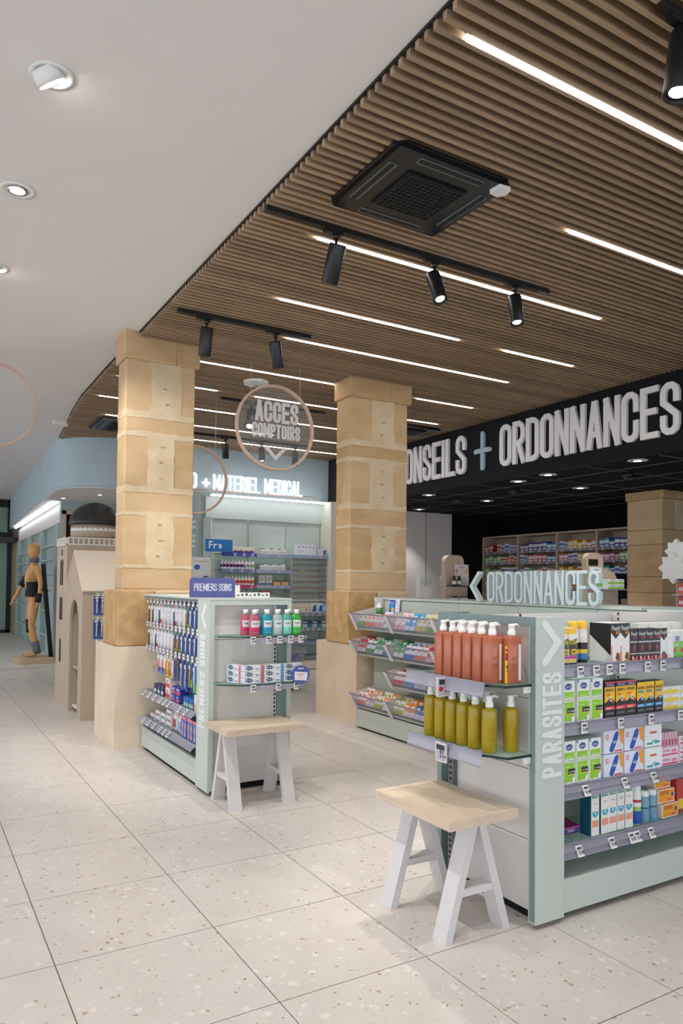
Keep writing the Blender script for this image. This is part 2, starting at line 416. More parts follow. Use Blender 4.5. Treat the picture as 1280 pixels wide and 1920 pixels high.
LEDS = [(1.79, 4.0, 2.09), (3.30, 5.0, 2.92), (2.08, 4.58, 3.78), (2.30, 3.98, 4.76), (2.73, 5.24, 5.50), (4.50, 5.36, 4.76),
        (2.15, 3.93, 6.50), (4.86, 5.66, 6.50), (1.81, 2.84, 7.40), (3.30, 5.86, 7.40), (2.88, 3.45, 8.32), (1.81, 2.3, 8.32), (4.28, 5.6, 8.34),
        (3.19, 4.38, 9.20), (5.0, 5.9, 9.20), (2.09, 2.6, 9.19), (3.3, 4.02, 10.1), (4.21, 5.88, 10.0), (2.6, 5.2, 1.1), (2.0, 4.5, -.2), (2.4, 5.4, -1.6), (2.0, 4.5, -3.0)]  # final entries: fill strips added above and behind the camera, unseen
for n, (a, b, y) in enumerate(LEDS):
    y = snap(y)
    t = thing('light_strip', None, 'light', (a, y, SZ0-.002), 0, 'linear lights in the slatted ceiling')
    where = ['nearest, at top right corner', 'second nearest, running off the right edge', 'behind the three track spotlights', 'just past the first track, ending mid ceiling',
             'long one in front of the middle column', 'short one right of the middle column', 'above the left column cap', 'right of the middle column cap',
             'left of column, second row back', 'crossing above the hoop sign', 'just right of left column, third row', 'left of the left column, upper one', 'beside middle column, third row',
             'right of left column, fourth row', 'short, touching middle column, fourth row', 'left of left column, lower one', 'right of left column, last row', 'last long one before the blue wall', 'added unseen above the camera for fill'][min(n, 18)]+('' if n < 19 else ', %s' % ('second', 'third', 'fourth')[n-19])
    t['label'] = 'slim white LED strip in the slatted ceiling, '+where
    B().box(0, -.016, 0, b-a, .016, .03, 'led').obj('diffuser', t)
    B().box(-.004, -.018, .03, b-a+.004, .018, .05, 'black').obj('housing', t)

# soffit, blue walls
def inset(path): return path
so = B()
curve = [(2.85-.97*math.sin(i*PI/36), 11.4-.74*math.cos(i*PI/36)) for i in range(19)]
wallpath = [(6.3, 10.66)]+curve+soff[1:]
so.prism(wallpath+[(6.3, 21)], lambda u, v, t: (u, v, t), 2.735, 2.745, 'blue_wall')
n_ = len(wallpath)
so.add([(x, y, z) for z in (2.735, CZ+.06) for x, y in wallpath], [(i+1, i, n_+i, n_+i+1) for i in range(n_-1)], 'blue_wall', True)
so.obj('wall_soffit', kind='structure')
B().prism([(x+.0, y) for x, y in wallpath]+[(6.3, 21)], lambda u, v, t: (u, v, t), 2.725, 2.735, 'ceiling_white').obj('ceiling_alcove', kind='structure')
B().box(2.2, 12.9, 0, 3.95, 13.0, 2.725, 'sage_wall').obj('wall_alcove_back', kind='structure')
B().box(3.84, 10.72, 0, 3.9, 12.9, 2.725, 'sage_wall').obj('wall_alcove_right', kind='structure')
sg = B()
for z, ww in ((2.30, .30), (2.22, .36), (2.08, .36), (2.00, .30), (1.92, .2)):
    sg.box(3.838, 10.85, z, 3.84, 10.85+ww, z+.045, 'vinyl')
sg.obj('wall_lettering', kind='structure')
# left wall beyond, with lit shelf niche
B().prism([(2.28, 13.0), (2.55, 13.0), (2.85, 21), (2.52, 21)], lambda u, v, t: (u, v, t), 0, 2.725, 'sage_wall').obj('wall_left_back', kind='structure')
nx = thing('recessed_shelving', 'pale blue recessed wall shelving lit from above behind the wooden figure', 'shelving', (0, 0, 0))
B().prism([(2.2, 13.0), (2.28, 13.0), (2.51, 20.2), (2.43, 20.2)], lambda u, v, t: (u, v, t), 2.36, 2.66, 'panel_white').obj('header', nx)
B().prism([(2.10, 13.0), (2.15, 13.0), (2.36, 20.0), (2.31, 20.0)], lambda u, v, t: (u, v, t), 2.69, 2.722, 'led_soft').obj('light_strip', nx)
for y in (13.0, 15.2, 17.4, 19.8):
    B().box(2.18+(y-13)*.031, y, 0, 2.3+(y-13)*.031, y+.35, 2.36, 'sage_wall').obj('upright', nx)
for z in (.35, .8, 1.25, 1.5, 1.75, 2.0):
    B().prism([(2.2, 13.3), (2.28, 13.3), (2.45, 19.8), (2.38, 19.8)], lambda u, v, t: (u, v, t), z, z+.02, 'sage').obj('shelf', nx)
# black framed glass door at the far left
dr = B()
for x in (1.3, 2.30): dr.box(x-.05, 20.9, 0, x+.06, 21.0, 3.5, 'black')
dr.box(1.2, 20.9, 3.3, 2.36, 21, 3.5, 'black'); dr.box(1.2, 20.85, 2.40, 2.36, 21, 2.64, 'black'); dr.box(1.2, 20.9, 0, 2.36, 21, .08, 'black')
dr = dr.obj('door_1', kind='structure')
B().box(1.3, 20.94, .08, 2.3, 20.95, 3.4, 'glass').obj('pane', dr)
B().box(1.28, 20.6, 2.36, 2.5, 20.88, 2.5, 'black_plastic').obj('door_closer', dr)
B().box(-9, 21.0, 0, 14, 21.1, 3.6, 'mortar').obj('wall_far', kind='structure')
# back wall behind the shelves, right part and black pharmacy zone
B().box(3.9, 10.72, 0, 6.3, 10.85, 2.735, 'sage_wall').obj('wall_back', kind='structure')
B().box(6.3, 10.65, 0, 8.77, 10.75, 2.7, 'panel_white').obj('wall_back_right', kind='structure')
B().box(8.16, 10.642, 0, 8.168, 10.652, 2.7, 'grey_metal').obj('trim_2', kind='structure')
B().box(8.77, 10.62, 0, 13, 10.75, 2.7, 'black_ceiling').obj('wall_back_black', kind='structure')
B().box(9.9, 1, 0, 10.0, 10.62, 2.7, 'black_ceiling').obj('wall_right', kind='structure')
B().box(6.3, -8, 2.7, 6.42, 10.65, 3.56, 'fascia').obj('wall_fascia', kind='structure')
B().box(6.1, 10.3, 2.72, 6.3, 10.66, 3.5, 'black').obj('trim_3', kind='structure')
bc = B().box(6.42, -8, 2.7, 13, 10.65, 2.8, 'black_ceiling').obj('ceiling_black', kind='structure')
gr = B()
for i in range(12): gr.box(6.42, 1+i*.9, 2.695, 10, 1.006+i*.9, 2.7, 'grey_metal')
for i in range(5): gr.box(6.9+i*.7, 1, 2.695, 6.906+i*.7, 10.6, 2.7, 'grey_metal')
gr.obj('ceiling_grid', bc)

# ------------------------------------------------------------------ ceiling fittings
def downlight(x, y, z, label, group, r=.06, aim=None, power=0, ring='white', glow='lamp_glow'):
    t = thing('downlight', label, 'light', (x, y, z), 0, group)
    B().lathe([(r*1.45, .001), (r*1.5, -.004), (r*1.1, -.006), (r*1.05, .0)], ring, 20).obj('trim_ring', t)
    if aim:
        d = Vector(aim).normalized(); b = B().lathe([(r*.98, 0), (r*.98, .03), (r*.9, .06)], ring, 18)
        b.lathe([(r*.86, -.002), (r*.5, -.0025)], glow, 18)
        o = b.obj('gimbal_lamp', t, (0, 0, -.036)); o.rotation_mode = 'QUATERNION'; o.rotation_quaternion = Vector((0, 0, -1)).rotation_difference(d)
    else:
        B().lathe([(r*.5, -.004), (r*.85, -.0065), (r*.5, -.0066)], 'reflector', 18).obj('reflector', t)
        B().lathe([(r*.62, -.007), (r*.2, -.009)], glow, 16).obj('lamp', t)
    if power:
        l = bpy.data.lights.new('bulb', 'SPOT'); l.energy = power*.75; l.color = (1, .97, .93); l.spot_size = 1.5; l.spot_blend = .6; l.shadow_soft_size = .03
        o = bpy.data.objects.new('bulb', l); COL.objects.link(o); o.parent = t; o.location = (0, 0, -.1)
        o.rotation_mode = 'QUATERNION'; o.rotation_quaternion = Vector((0, 0, -1)).rotation_difference(Vector(aim or (0, 0, -1)).normalized())
    return t
downlight(.475, 3.2, CZ-.001, 'tilted white recessed downlight in plaster ceiling, nearest and largest of the row', 'white recessed downlights', .062, (.75, .35, -1), 110)
downlight(.467, 4.25, CZ-.001, 'silver faced recessed downlight in plaster ceiling, middle one of the left row', 'white recessed downlights', .062, None, 70)
downlight(.46, 5.4, CZ-.001, 'tilted white recessed downlight in plaster ceiling, cut by the left picture edge', 'white recessed downlights', .062, (.75, .3, -1), 130)
for k, (x, y) in enumerate(((.47, 2.1), (.47, 1.0), (-1.2, 2.1), (-1.2, 4.3), (-1.2, 6.5), (-3, 4.3), (-1.2, 8.8), (-1.2, 11.5), (.4, 8.5), (.7, 13.5), (.47, -.5), (-1.2, -.5), (.47, -2), (-3, 1), (-3, -2))):  # unseen downlights added out of frame to fill the room with light
    if px_of(x, y, CZ)[0] < -20 or px_of(x, y, CZ)[1] < -20 or True:
        if 0 < px_of(x, y, CZ)[0] < 1280 and 0 < px_of(x, y, CZ)[1] < 1100: continue
        downlight(x, y, CZ-.001, 'white recessed downlight added as unseen fill in the plaster ceiling, number '+('one', 'two', 'three', 'four', 'five', 'six', 'seven', 'eight', 'nine', 'ten', 'eleven', 'twelve', 'thirteen', 'fourteen', 'fifteen')[k], 'fill downlights added outside the frame', .062, None, 70)
for k, (x, y, lb) in enumerate(((2.55, 11.6, 'right one above the castle dome'), (2.15, 12.4, 'left one above the castle'))):
    downlight(x, y, 2.724, 'small glowing downlight under the blue soffit, '+lb, 'soffit downlights', .045, None, 16)
BD = [(6.51, 4.91, 'rightmost under the letters'), (6.49, 6.12, 'large one below the letter O'), (6.6, 6.72, 'left of the large one'), (7.72, 6.71, 'right one of the second row'),
      (7.73, 8.54, 'small one of the second row'), (6.55, 8.48, 'beside the middle column, front'), (7.67, 10.2, 'beside the middle column, rear')]
for x, y, lb in BD: downlight(x, y, 2.694, 'round white downlight in the black ceiling, '+lb, 'black ceiling downlights', .07, None, 45, glow='lamp_dim')
for x, y, lb in ((7.18, 5.55, 'right'), (7.12, 7.34, 'middle'), (7.22, 8.65, 'left')):
    t = thing('ceiling_speaker', 'small dark dome fitting hanging from the black ceiling, %s one of three' % lb, 'speaker', (x, y, 2.695), 0, 'dark ceiling domes')
    B().lathe([(.075, 0), (.07, -.03), (.05, -.06), (.02, -.07)], 'black_plastic', 14).obj('dome', t)

def cassette(cx, cy, w, d, label):
    z = SZ0-.004
    t = thing('ceiling_air_conditioner', label, 'air conditioner', (cx, cy, z))
    b = B(); h = .035
    a, c = w/2, d/2
    b.prism([(-a+.05, -c), (a-.05, -c), (a, -c+.05), (a, c-.05), (a-.05, c), (-a+.05, c), (-a, c-.05), (-a, -c+.05)], lambda u, v, q: (u, v, q), -.006, .004, 'black_gloss')
    b.prism([(-a*.93, -c*.93), (a*.93, -c*.93), (a*.93, c*.93), (-a*.93, c*.93)], lambda u, v, q: (u, v, q), -.022, -.006, 'black_gloss')
    b.obj('panel', t)
    g = B(); g.box(-a*.5, -c*.5, -.034, a*.5, c*.5, -.022, 'black_plastic')
    for k in range(12):
        y = -c*.46+k*c*.92/11; g.box(-a*.46, y-.004, -.038, a*.46, y+.004, -.034, 'black')
    for k in range(12):
        x = -a*.46+k*a*.92/11; g.box(x-.003, -c*.46, -.039, x+.003, c*.46, -.034, 'black')
    g.obj('intake_grille', t)
    B().box(-a*.55, -c*.86, -.026, a*.55, -c*.72, -.0215, 'grey_metal').box(-a*.53, -c*.83, -.03, a*.53, -c*.76, -.026, 'black').obj('air_flap', t)
    B().box(-a*.55, c*.72, -.026, a*.55, c*.86, -.0215, 'grey_metal').box(-a*.53, c*.76, -.03, a*.53, c*.83, -.026, 'black').obj('air_flap', t)
    B().box(-a*.86, -c*.55, -.026, -a*.72, c*.55, -.0215, 'grey_metal').box(-a*.83, -c*.53, -.03, -a*.76, c*.53, -.026, 'black').obj('air_flap', t)
    B().box(a*.72, -c*.55, -.026, a*.86, c*.55, -.0215, 'grey_metal').box(a*.76, -c*.53, -.03, a*.83, c*.53, -.026, 'black').obj('air_flap', t)
    return t, a, c
t, a, c = cassette(2.28, 3.06, .73, .68, 'large square black ceiling air conditioner between the slats near the top')
B().prism([(a*.76, -c*.94), (a*.94, -c*.96), (a*.97, -c*.84), (a*.9, -c*.72), (a*.74, -c*.74)], lambda u, v, q: (u, v, q), -.046, -.023, 'white').obj('receiver', t)
cassette(2.42, 9.75, .75, .8, 'square black ceiling air conditioner left of the left column, far back')
cassette(5.75, 7.85, .7, .5, 'dark ceiling air conditioner right of the middle column near the black fascia')

def spot(x, y, aim, label, lit=0, scale=1.0, drop=.06):
    t = thing('track_spotlight', label, 'spotlight', (x, y, SZ0-.03), 0, 'black track spotlights')
    B().box(-.06, -.016, -.02, .06, .016, .004, 'black_plastic').obj('adapter', t)
    B().tube([(.02, 0, -.015), (.02, 0, -.06-drop)], .009, 'black_plastic', 8).lathe([(.02, -.045), (.02, -.015)], 'black_plastic', 10, (.02, 0, 0)).obj('stem', t)
    d = Vector(aim).normalized(); L_ = .2*scale; r = .047*scale
    b = B().lathe([(r*.93, -.005), (r, .003), (r, L_-.003), (r*.97, L_), (r*.86, L_), (r*.84, L_-.012)], 'black_plastic', 24)
    q = Vector((0, 0, 1)).rotation_difference(d)
    o = b.obj('barrel', t); o.rotation_mode = 'QUATERNION'; o.rotation_quaternion = q
    o.location = Vector((.02, 0, -.07-drop))-d*L_*.22
    B().lathe([(r*.82, L_-.014), (r*.5, L_-.011)], 'lamp_glow' if lit else 'letter_grey', 20).obj('lens', o)
    if lit:
        l = bpy.data.lights.new('bulb', 'SPOT'); l.energy = lit*1.6; l.color = (1, .97, .92); l.spot_size = 1.1; l.spot_blend = .7; l.shadow_soft_size = .02
        lo = bpy.data.objects.new('bulb', l); COL.objects.link(lo); lo.parent = o; lo.location = (0, 0, L_+.03); lo.rotation_euler = (PI, 0, 0)
    return t
def track(x0, x1, y, label):
    t = thing('light_track', label, 'track', (x0, y, SZ0-.012), 0, 'black lighting tracks')
    B().box(0, -.017, -.018, x1-x0, .017, .012, 'black').obj('rail', t)
    B().box(x1-x0-.09, -.01, -.02, x1-x0-.01, .01, -.018, 'grey_metal').obj('end_feed', t)
track(1.65, 3.82, 3.61, 'black lighting track carrying three spotlights below the air conditioner')
track(1.72, 2.86, 5.33, 'black lighting track carrying two spotlights above the left column')
track(2.98, 4.3, 7.63, 'black lighting track behind the hoop sign')
track(3.2, 5.15, 9.66, 'black lighting track nearest the blue wall')
track(2.25, 4.6, 1.60, 'black lighting track at the top right corner')
spot(2.08, 3.61, (.02, .52, -1), 'black track spotlight below the air conditioner, turned away, left of three', 40, 1.08)
spot(2.80, 3.61, (.02, -.42, -1), 'black track spotlight with glowing face, middle of three on the front track', 60, 1.0)
spot(3.49, 3.61, (-.08, -.22, -1), 'black track spotlight with glowing face, right of three on the front track', 60, 1.0)
spot(1.93, 5.33, (-.02, .2, -1), 'black track spotlight hanging straight down beside the left column cap', 30, 1.05)
spot(2.52, 5.33, (.3, .25, -1), 'black track spotlight tilted right, second on the track above the left column', 30, 1.05)
spot(3.32, 7.63, (-.35, -.5, -1), 'large black spotlight seen through the left side of the hoop sign', 25, 1.2)
spot(3.82, 9.66, (.15, .3, -1), 'small far black spotlight just left of the hoop sign', 14)
spot(4.38, 9.66, (0, -.2, -1), 'small far spotlight with glowing face behind the hoop chevron', 14)
spot(4.93, 9.66, (.15, .3, -1), 'small far black spotlight behind the right rim of the hoop', 14)
spot(2.36, 1.60, (-.12, .05, -1), 'big black spotlight cut by the right edge at the top corner', 40, 1.15, .02)
t = thing('wireless_access_point', 'white diamond shaped access point on the slats above the hoop sign', 'access point', (3.05, 6.85, SZ0-.004))
B().prism([(-.14, 0), (-.09, -.1), (0, -.14), (.09, -.1), (.14, 0), (.09, .1), (0, .14), (-.09, .1)], lambda u, v, q: (u, v, q), -.025, 0, 'white').obj('cover', t)
B().lathe([(.02, -.046), (.02, -.05)], 'grey_metal', 10).obj('status_lamp', t)
t = thing('motion_sensor', 'small white motion sensor on the plaster ceiling near the far curve', 'sensor', (1.72, 10.2, CZ))
B().box(-.1, -.05, -.05, .08, .05, 0, 'white').obj('housing', t); B().tube([(.08, 0, -.02), (.2, .1, -.01)], .008, 'black').obj('cable', t)

# ------------------------------------------------------------------ stone columns
def wobble(z0, z1, xl, xr, a, n=9):
    L_ = [(xl+random.uniform(-a, a), z0+(z1-z0)*i/n) for i in range(n+1)]
    R_ = [(xr+random.uniform(-a, a), z1-(z1-z0)*i/n) for i in range(n+1)]
    return L_[::-1][::-1]+R_
def rough_block(x0, y0, z0, x1, y1, z1, m, j=.006):
    """stone with slightly uneven worn arrises"""
    b = B(); nx_, ny, nz = 4, 2, 3
    def wob(p): return tuple(c+random.uniform(-j, j) for c in p)
    r = .008
    bb = [(x0+r, y0), (x1-r, y0), (x1, y0+r), (x1, y1-r), (x1-r, y1), (x0+r, y1), (x0, y1-r), (x0, y0+r)]
    rings = []
    for z, s in ((z0, r), (z0+r, 0), ((z0+z1)/2, 0), (z1-r, 0), (z1, r)):
        rings.append([(min(max(x, x0+s), x1-s)+random.uniform(-j, j)*.4, min(max(y, y0+s), y1-s)+random.uniform(-j, j)*.4, z) for x, y in bb])
    o = len(b.v); n = 8
    for q in rings: b.v += q
    for i in range(4):
        for k in range(n): b.face([o+i*n+k, o+i*n+(k+1) % n, o+(i+1)*n+(k+1) % n, o+(i+1)*n+k], m)
    b.face([o+k for k in range(n)][::-1], m); b.face([o+4*n+k for k in range(n)], m)
    return b
def column(label, x0, x1, y0, y1, base, pl, plz, cap_over=.0, seed=1, holes=()):
    random.seed(seed)
    t = thing('stone_column', label, 'column', ((x0+x1)/2, (y0+y1)/2, 0))
    ox, oy = -(x0+x1)/2, -(y0+y1)/2
    def blk(a, b_, c, d, e, f, m='stone', j=.006): rough_block(a, b_, c, d, e, f, m, j).obj('stone_block', t, (ox, oy, 0))
    B().box(x0+.005, y0+.005, .1, x1-.005, y1-.005, CZ+.04, 'mortar').obj('mortar_core', t, (ox, oy, 0))
    o = .035
    blk(x0-o*.7, y0-o, 3.265, (x0+x1)/2+.12, y1+.02, CZ+.045); blk((x0+x1)/2+.124, y0-o, 3.265, x1+o, y1+.02, CZ+.045)
    for z0, z1 in ((2.655, 2.785), (1.965, 2.145), (1.315, 1.5)): blk(x0, y0, z0, x1, y1, z1)
    for k, (z0, z1) in enumerate(((2.83, 3.26), (2.185, 2.62), (1.515, 1.95))):
        w_ = x1-x0; a = x0+w_*random.uniform(.30, .38); c = x0+w_*random.uniform(.70, .80)
        blk(x0, y0, z0, a+.03, y1, z1); blk(c-.03, y0, z0, x1, y1, z1)
        B().prism(wobble(z0-.02, z1+.03, a, c, .012), lambda u, v, q: (u, q, v), y0-.003, y0+.03, 'mortar').obj('mortar_patch', t, (ox, oy, 0))
        for q in range(3 if k else 2):
            hx = (a+c)/2+random.uniform(-.02, .02); hz = z0+(z1-z0)*(q+.6)/3.2
            pts = [(hx+.028*random.uniform(.5, 1.1)*math.cos(i*PI/4), hz+.011*random.uniform(.5, 1.3)*math.sin(i*PI/4)) for i in range(8)]
            B().prism(pts, lambda u, v, q2: (u, q2, v), y0-.0045, y0, 'hole').obj('chipped_spot', t, (ox, oy, 0))
    for z0, z1 in ((2.785, 2.83), (2.62, 2.655), (2.145, 2.185), (1.95, 1.965), (1.5, 1.515)):
        e = .012; n = 14
        lo = [(x0+.004+(x1-x0-.008)*i/n, z0-random.uniform(.2, 1)*e) for i in range(n+1)]; hi = [(x0+.004+(x1-x0-.008)*i/n, z1+random.uniform(.2, 1)*e) for i in range(n, -1, -1)]
        B().prism(lo+hi, lambda u, v, q: (u, q, v), y0-.0025, y0+.02, 'mortar').obj('mortar_joint', t, (ox, oy, 0))
        lo = [(y0+.004+(y1-y0-.008)*i/6, z0-random.uniform(.2, 1)*e) for i in range(7)]; hi = [(y0+.004+(y1-y0-.008)*i/6, z1+random.uniform(.2, 1)*e) for i in range(6, -1, -1)]
        B().prism(lo+hi, lambda u, v, q: (q, u, v), x0-.0025, x0+.02, 'mortar').obj('mortar_joint', t, (ox, oy, 0))
    bx0, by0, bx1, by1 = base
    half = bx0+(bx1-bx0)*.45
    blk(bx0, by0, plz+.003, half, by1, 1.305, 'stone_rough', .012); blk(half+.006, by0, plz+.003, bx1, by1, 1.30, 'mortar', .01)
    px0, py0, px1, py1 = pl
    B().box(px0, py0, 0, px1, py1, plz, 'plinth').obj('plinth', t, (ox, oy, 0))
    return t
column('left stone column with pale mortar patches behind the first-aid gondola', 1.55, 2.155, 6.16, 6.42, (1.50, 6.10, 2.19, 6.62), (1.484, 6.075, 2.2, 6.80), .84, seed=3)
column('middle stone column beside the bin display, cream plinth at its left', 3.80, 4.50, 6.20, 6.48, (3.77, 6.16, 4.53, 6.6), (3.79, 6.035, 4.56, 6.84), .78, seed=9)
random.seed(5)
t = thing('stone_column', 'right stone column standing in the black pharmacy zone', 'column', (8.72, 6.2, 0))
for k, (z0, z1) in enumerate(((0, .9), (.9, 1.30), (1.303, 1.52), (1.523, 1.96), (1.963, 2.16), (2.163, 2.58))):
    rough_block(0, 0, z0, .3, .55, z1, 'stone').obj('stone_block', t); rough_block(.304, 0, z0, .9, .55, z1, 'mortar' if k % 2 else 'stone').obj('stone_block', t)
rough_block(-.02, -.03, 2.583, .92, .57, 2.694, 'stone').obj('stone_block', t)
for z in (1.85, 1.7, 1.6): B().prism([(.34+.03*math.cos(i*PI/4), z+.03*math.sin(i*PI/4)) for i in range(8)], lambda u, v, q: (u, q, v), -.012, .01, 'hole').obj('chipped_spot', t)

# ------------------------------------------------------------------ signs
t = thing('fascia_sign', 'large light grey letters CONSEILS + ORDONNANCES on the black fascia', 'sign', (6.3, 5.5, 2.84))
def letter_parts(t, txt, org, U, V, w, h, tk, gap, m, d, total, rnd=False, name='letter'):
    k = total/text_width(txt, w, tk, gap); w *= k; gap *= k
    x = 0; U, V = Vector(U), Vector(V)
    for c in txt:
        if c == ' ': x += w*.5+gap; continue
        gw = (w-tk)*NARROW.get(c, 1); b = B()
        for i, ln in enumerate(glyph(c, gw, h-tk)):
            ribbon(b, [(x+tk/2+p, tk/2+q) for p, q in ln], tk, Vector(org), U, V, 0, d+.0004*i, m, rnd)
        b.obj(name, t); x += gw+tk+gap
letter_parts(t, 'ORDONNANCES', (-.004, 1.20, 0), UmY, UZ, .2, .515, .062, .020, 'letter_sheen', .035, 2.43)
letter_parts(t, 'CONSEILS', (-.004, 3.40, 0), UmY, UZ, .19, .515, .062, .020, 'letter_sheen', .035, 1.56)
B().beam((-.03, 1.64, .25), (-.03, 1.385, .25), .06, .04, 'letter_blue', (1, 0, 0)).obj('plus_bar', t)
b = B(); ribbon(b, [(.03, .22), (.03, -.22)], .06, Vector((-.004, 1.545, .25)), Vector(UmY), Vector(UZ), 0, .036, 'letter_blue', True); b.obj('plus_bar', t)
b = B(); ribbon(b, [(-.1, 0), (.16, 0)], .06, Vector((-.004, 1.545, .25)), Vector(UmY), Vector(UZ), 0, .034, 'letter_blue', True); b.obj('plus_bar', t)
t = thing('soffit_sign', 'glowing white lettering ORTHO + MATERIEL MEDICAL on the blue soffit', 'sign', (0, 10.66, 2.8))
letter_parts(t, 'MATERIEL MEDICAL', (4.045, -.004, .01), UX, UZ, .1, .245, .024, .018, 'led_sign', .02, 1.55)
letter_parts(t, 'ORTHO', (3.19, -.004, .01), UX, UZ, .1, .245, .034, .014, 'led_sign', .02, .59)
letter_parts(t, '+', (3.86, -.004, .01), UX, UZ, .12, .2, .034, .014, 'led_sign', .02, .13)
B().box(3.1, -.03, -.012, 5.86, 0, .008, 'hoop_wood').obj('ledge', t)

def hoop(cx, cy, cz, R, label, txt=False, rz=0, ztop=SZ0):
    t = thing('hanging_hoop_sign', label, 'sign', (cx, cy, cz), rz)
    n = 56; b = B(); o = 0
    for i in range(n):
        a = 2*PI*i/n; ca, sa = math.cos(a), math.sin(a)
        for r, y in ((R, -.02), (R, .02), (R-.02, .02), (R-.02, -.02)): b.v.append((r*ca, y, r*sa))
    for i in range(n):
        j = (i+1) % n
        for k in range(4):
            l = (k+1) % 4; b.face([i*4+k, j*4+k, j*4+l, i*4+l], 'hoop_wood', False)
    b.obj('hoop', t)
    B().prism([((R-.02)*math.cos(2*PI*i/48), (R-.02)*math.sin(2*PI*i/48)) for i in range(48)], lambda u, v, q: (u, q, v), -.002, .002, 'acrylic').obj('clear_disc', t)
    for s in ((-1, 1) if cz < 3.05 else (0,)):
        x = s*.255*R/.405; B().tube([(x, 0, math.sqrt(R*R-x*x)), (x, 0, ztop-cz)], .0018, 'white', 5).obj('hanging_wire', t)
    if txt:
        letter_parts(t, 'ACCES', (-.215, -.006, .045), UX, UZ, .09, .2, .032, .009, 'letter_grey', .008, .45)
        letter_parts(t, 'COMPTOIRS', (-.245, -.006, -.105), UX, UZ, .06, .135, .021, .006, 'letter_grey', .008, .50)
        b = B(); ribbon(b, [(-.09, -.20), (0, -.29), (.09, -.20)], .032, Vector((0, -.006, 0)), Vector(UX), Vector(UZ), 0, .008, 'letter_grey'); b.obj('chevron', t)
hoop(2.965, 6.2, 2.846, .405, 'round wooden hoop sign with ACCES COMPTOIRS lettering between the columns', True)
HR = .405
hoop(2.72, 7.75, 2.52, .385, 'wooden hoop sign half hidden behind the left column')
hoop(.62, 7.35, 3.0, .40, 'large wooden hoop with clear disc cut by the left edge', ztop=CZ)
hoop(1.03, 13.3, 3.12, .375, 'smaller distant wooden hoop just inside the left edge', ztop=CZ)

# ------------------------------------------------------------------ benches
def bench(label, cx, cy, L_, W_, H_, rz):
    """top: L_ along local x, trestles splay across local y"""
    t = thing('bench', label, 'bench', (cx, cy, 0), rz)
    th = .036
    for k in range(3):
        a = -W_/2+W_*k/3; B().box(-L_/2, a+.0002, H_-th, L_/2, a+W_/3-.0002, H_, 'oak_y' if rz else 'oak_x').obj('plank', t)
    for s in (-1, 1):
        xo = s*(L_/2-.075)
        for q in (-1, 1):
            b = B(); w2 = .038; f = W_/2-.01
            yt = q*.035; yb = q*f
            P = [(yb, 0), (yb-q*.036, 0), (yt-q*.036, H_-th), (yt, H_-th)]
            if q < 0: P = P[::-1]
            b.prism(P, lambda u, v, tt: (xo+tt, u, v), -w2, w2, 'paint_white'); b.obj('leg', t)
        yy = (W_/2-.01)*(1-.19/H_)+.02*.19/H_
        B().box(xo-.034, -yy+.02, .165, xo+.034, yy-.02, .192, 'paint_white').obj('cross_brace', t)
    return t
bench('near trestle bench, white A legs and pale oak top, before the amber bottles', 1.963, 2.425, .51, .355, .48, PI/2)
bench('far trestle bench, white A legs and pale oak top, before the mouthwash bottles', 1.92, 4.272, .51, .35, .49, 0)

# ------------------------------------------------------------------ products
def carton(w, h, d, base, patches=(), texts=(), side=None, top=None):
    """front at y=0 facing -Y, origin at the middle of its bottom front edge.
    patches: (u0, v0, u1, v1, colour) ; texts: (string, u, v, width, height, colour)"""
    b = B(); x = w/2
    f = flat(base); b.box(-x, 0, 0, x, d, h, f)
    if side: b.quad((-x-.0003, 0, .001), (-x-.0003, 0, h-.001), (-x-.0003, d, h-.001), (-x-.0003, d, .001), flat(side))
    if top: b.quad((-x, 0, h+.0003), (x, 0, h+.0003), (x, d, h+.0003), (-x, d, h+.0003), flat(top))
    e = .0003
    for i, p in enumerate(patches):
        y = -e*(i+1)
        if len(p) == 5:
            u0, v0, u1, v1, c = p
            b.quad((-x+u0*w, y, v0*h), (-x+u1*w, y, v0*h), (-x+u1*w, y, v1*h), (-x+u0*w, y, v1*h), flat(c))
        else:                               # polygon patch
            pts = [(-x+u*w, y, v*h) for u, v in p[0]]
            b.add(pts, [tuple(range(len(pts)))], flat(p[1]))
    y0 = -e*(len(patches)+1)
    for s, u, v, tw, th, c in texts:
        gw = th*h*.55; t = max(th*h*.16, .0008)
        text(b, s, (-x+u*w, y0, v*h), UX, UZ, gw, th*h, t, gw*.25, flat(c), 0, .0002, width=tw*w)
    return b
def circle(u, v, ru, rv, n=12): return [(u+ru*math.cos(2*PI*i/n), v+rv*math.sin(2*PI*i/n)) for i in range(n)]
def price_tag(w=.036, h=.046, red=False, num=None):
    b = B().box(-w/2, -.004, -h/2, w/2, 0, h/2, 'white')
    b.quad((-w*.36, -.0045, h*.16), (w*.36, -.0045, h*.16), (w*.36, -.0045, h*.34), (-w*.36, -.0045, h*.34), flat((48, 48, 54)))
    b.quad((-w*.36, -.0045, -h*.34), (w*.36, -.0045, -h*.34), (w*.36, -.0045, h*.1), (-w*.36, -.0045, h*.1), flat((206, 204, 206)))
    text(b, num or '9,90', (-w*.22, -.0048, -h*.26), UX, UZ, h*.12, h*.26, h*.05, h*.05, flat((40, 40, 44)), 0, .0002)
    return b
TAG = price_tag().mesh('price_tag')
class Fix:
    def __init__(s, name, label, cat, base):
        s.b = Vector(base); s.t = thing(name, label, cat, base)
    def part(s, name, b, label=None, parent=None, kind=None):
        return b.obj(name, parent or s.t, tuple(-s.b) if parent is None else (0, 0, 0), label=label, kind=kind)
    def inst(s, me, name, p, rz=0, tilt=0):
        o = place(me, name, s.t, tuple(Vector(p)-s.b), rz)
        if tilt: o.rotation_euler = (tilt, 0, rz)
        return o
RX = -PI/2            # turns a -Y facing thing to face -X
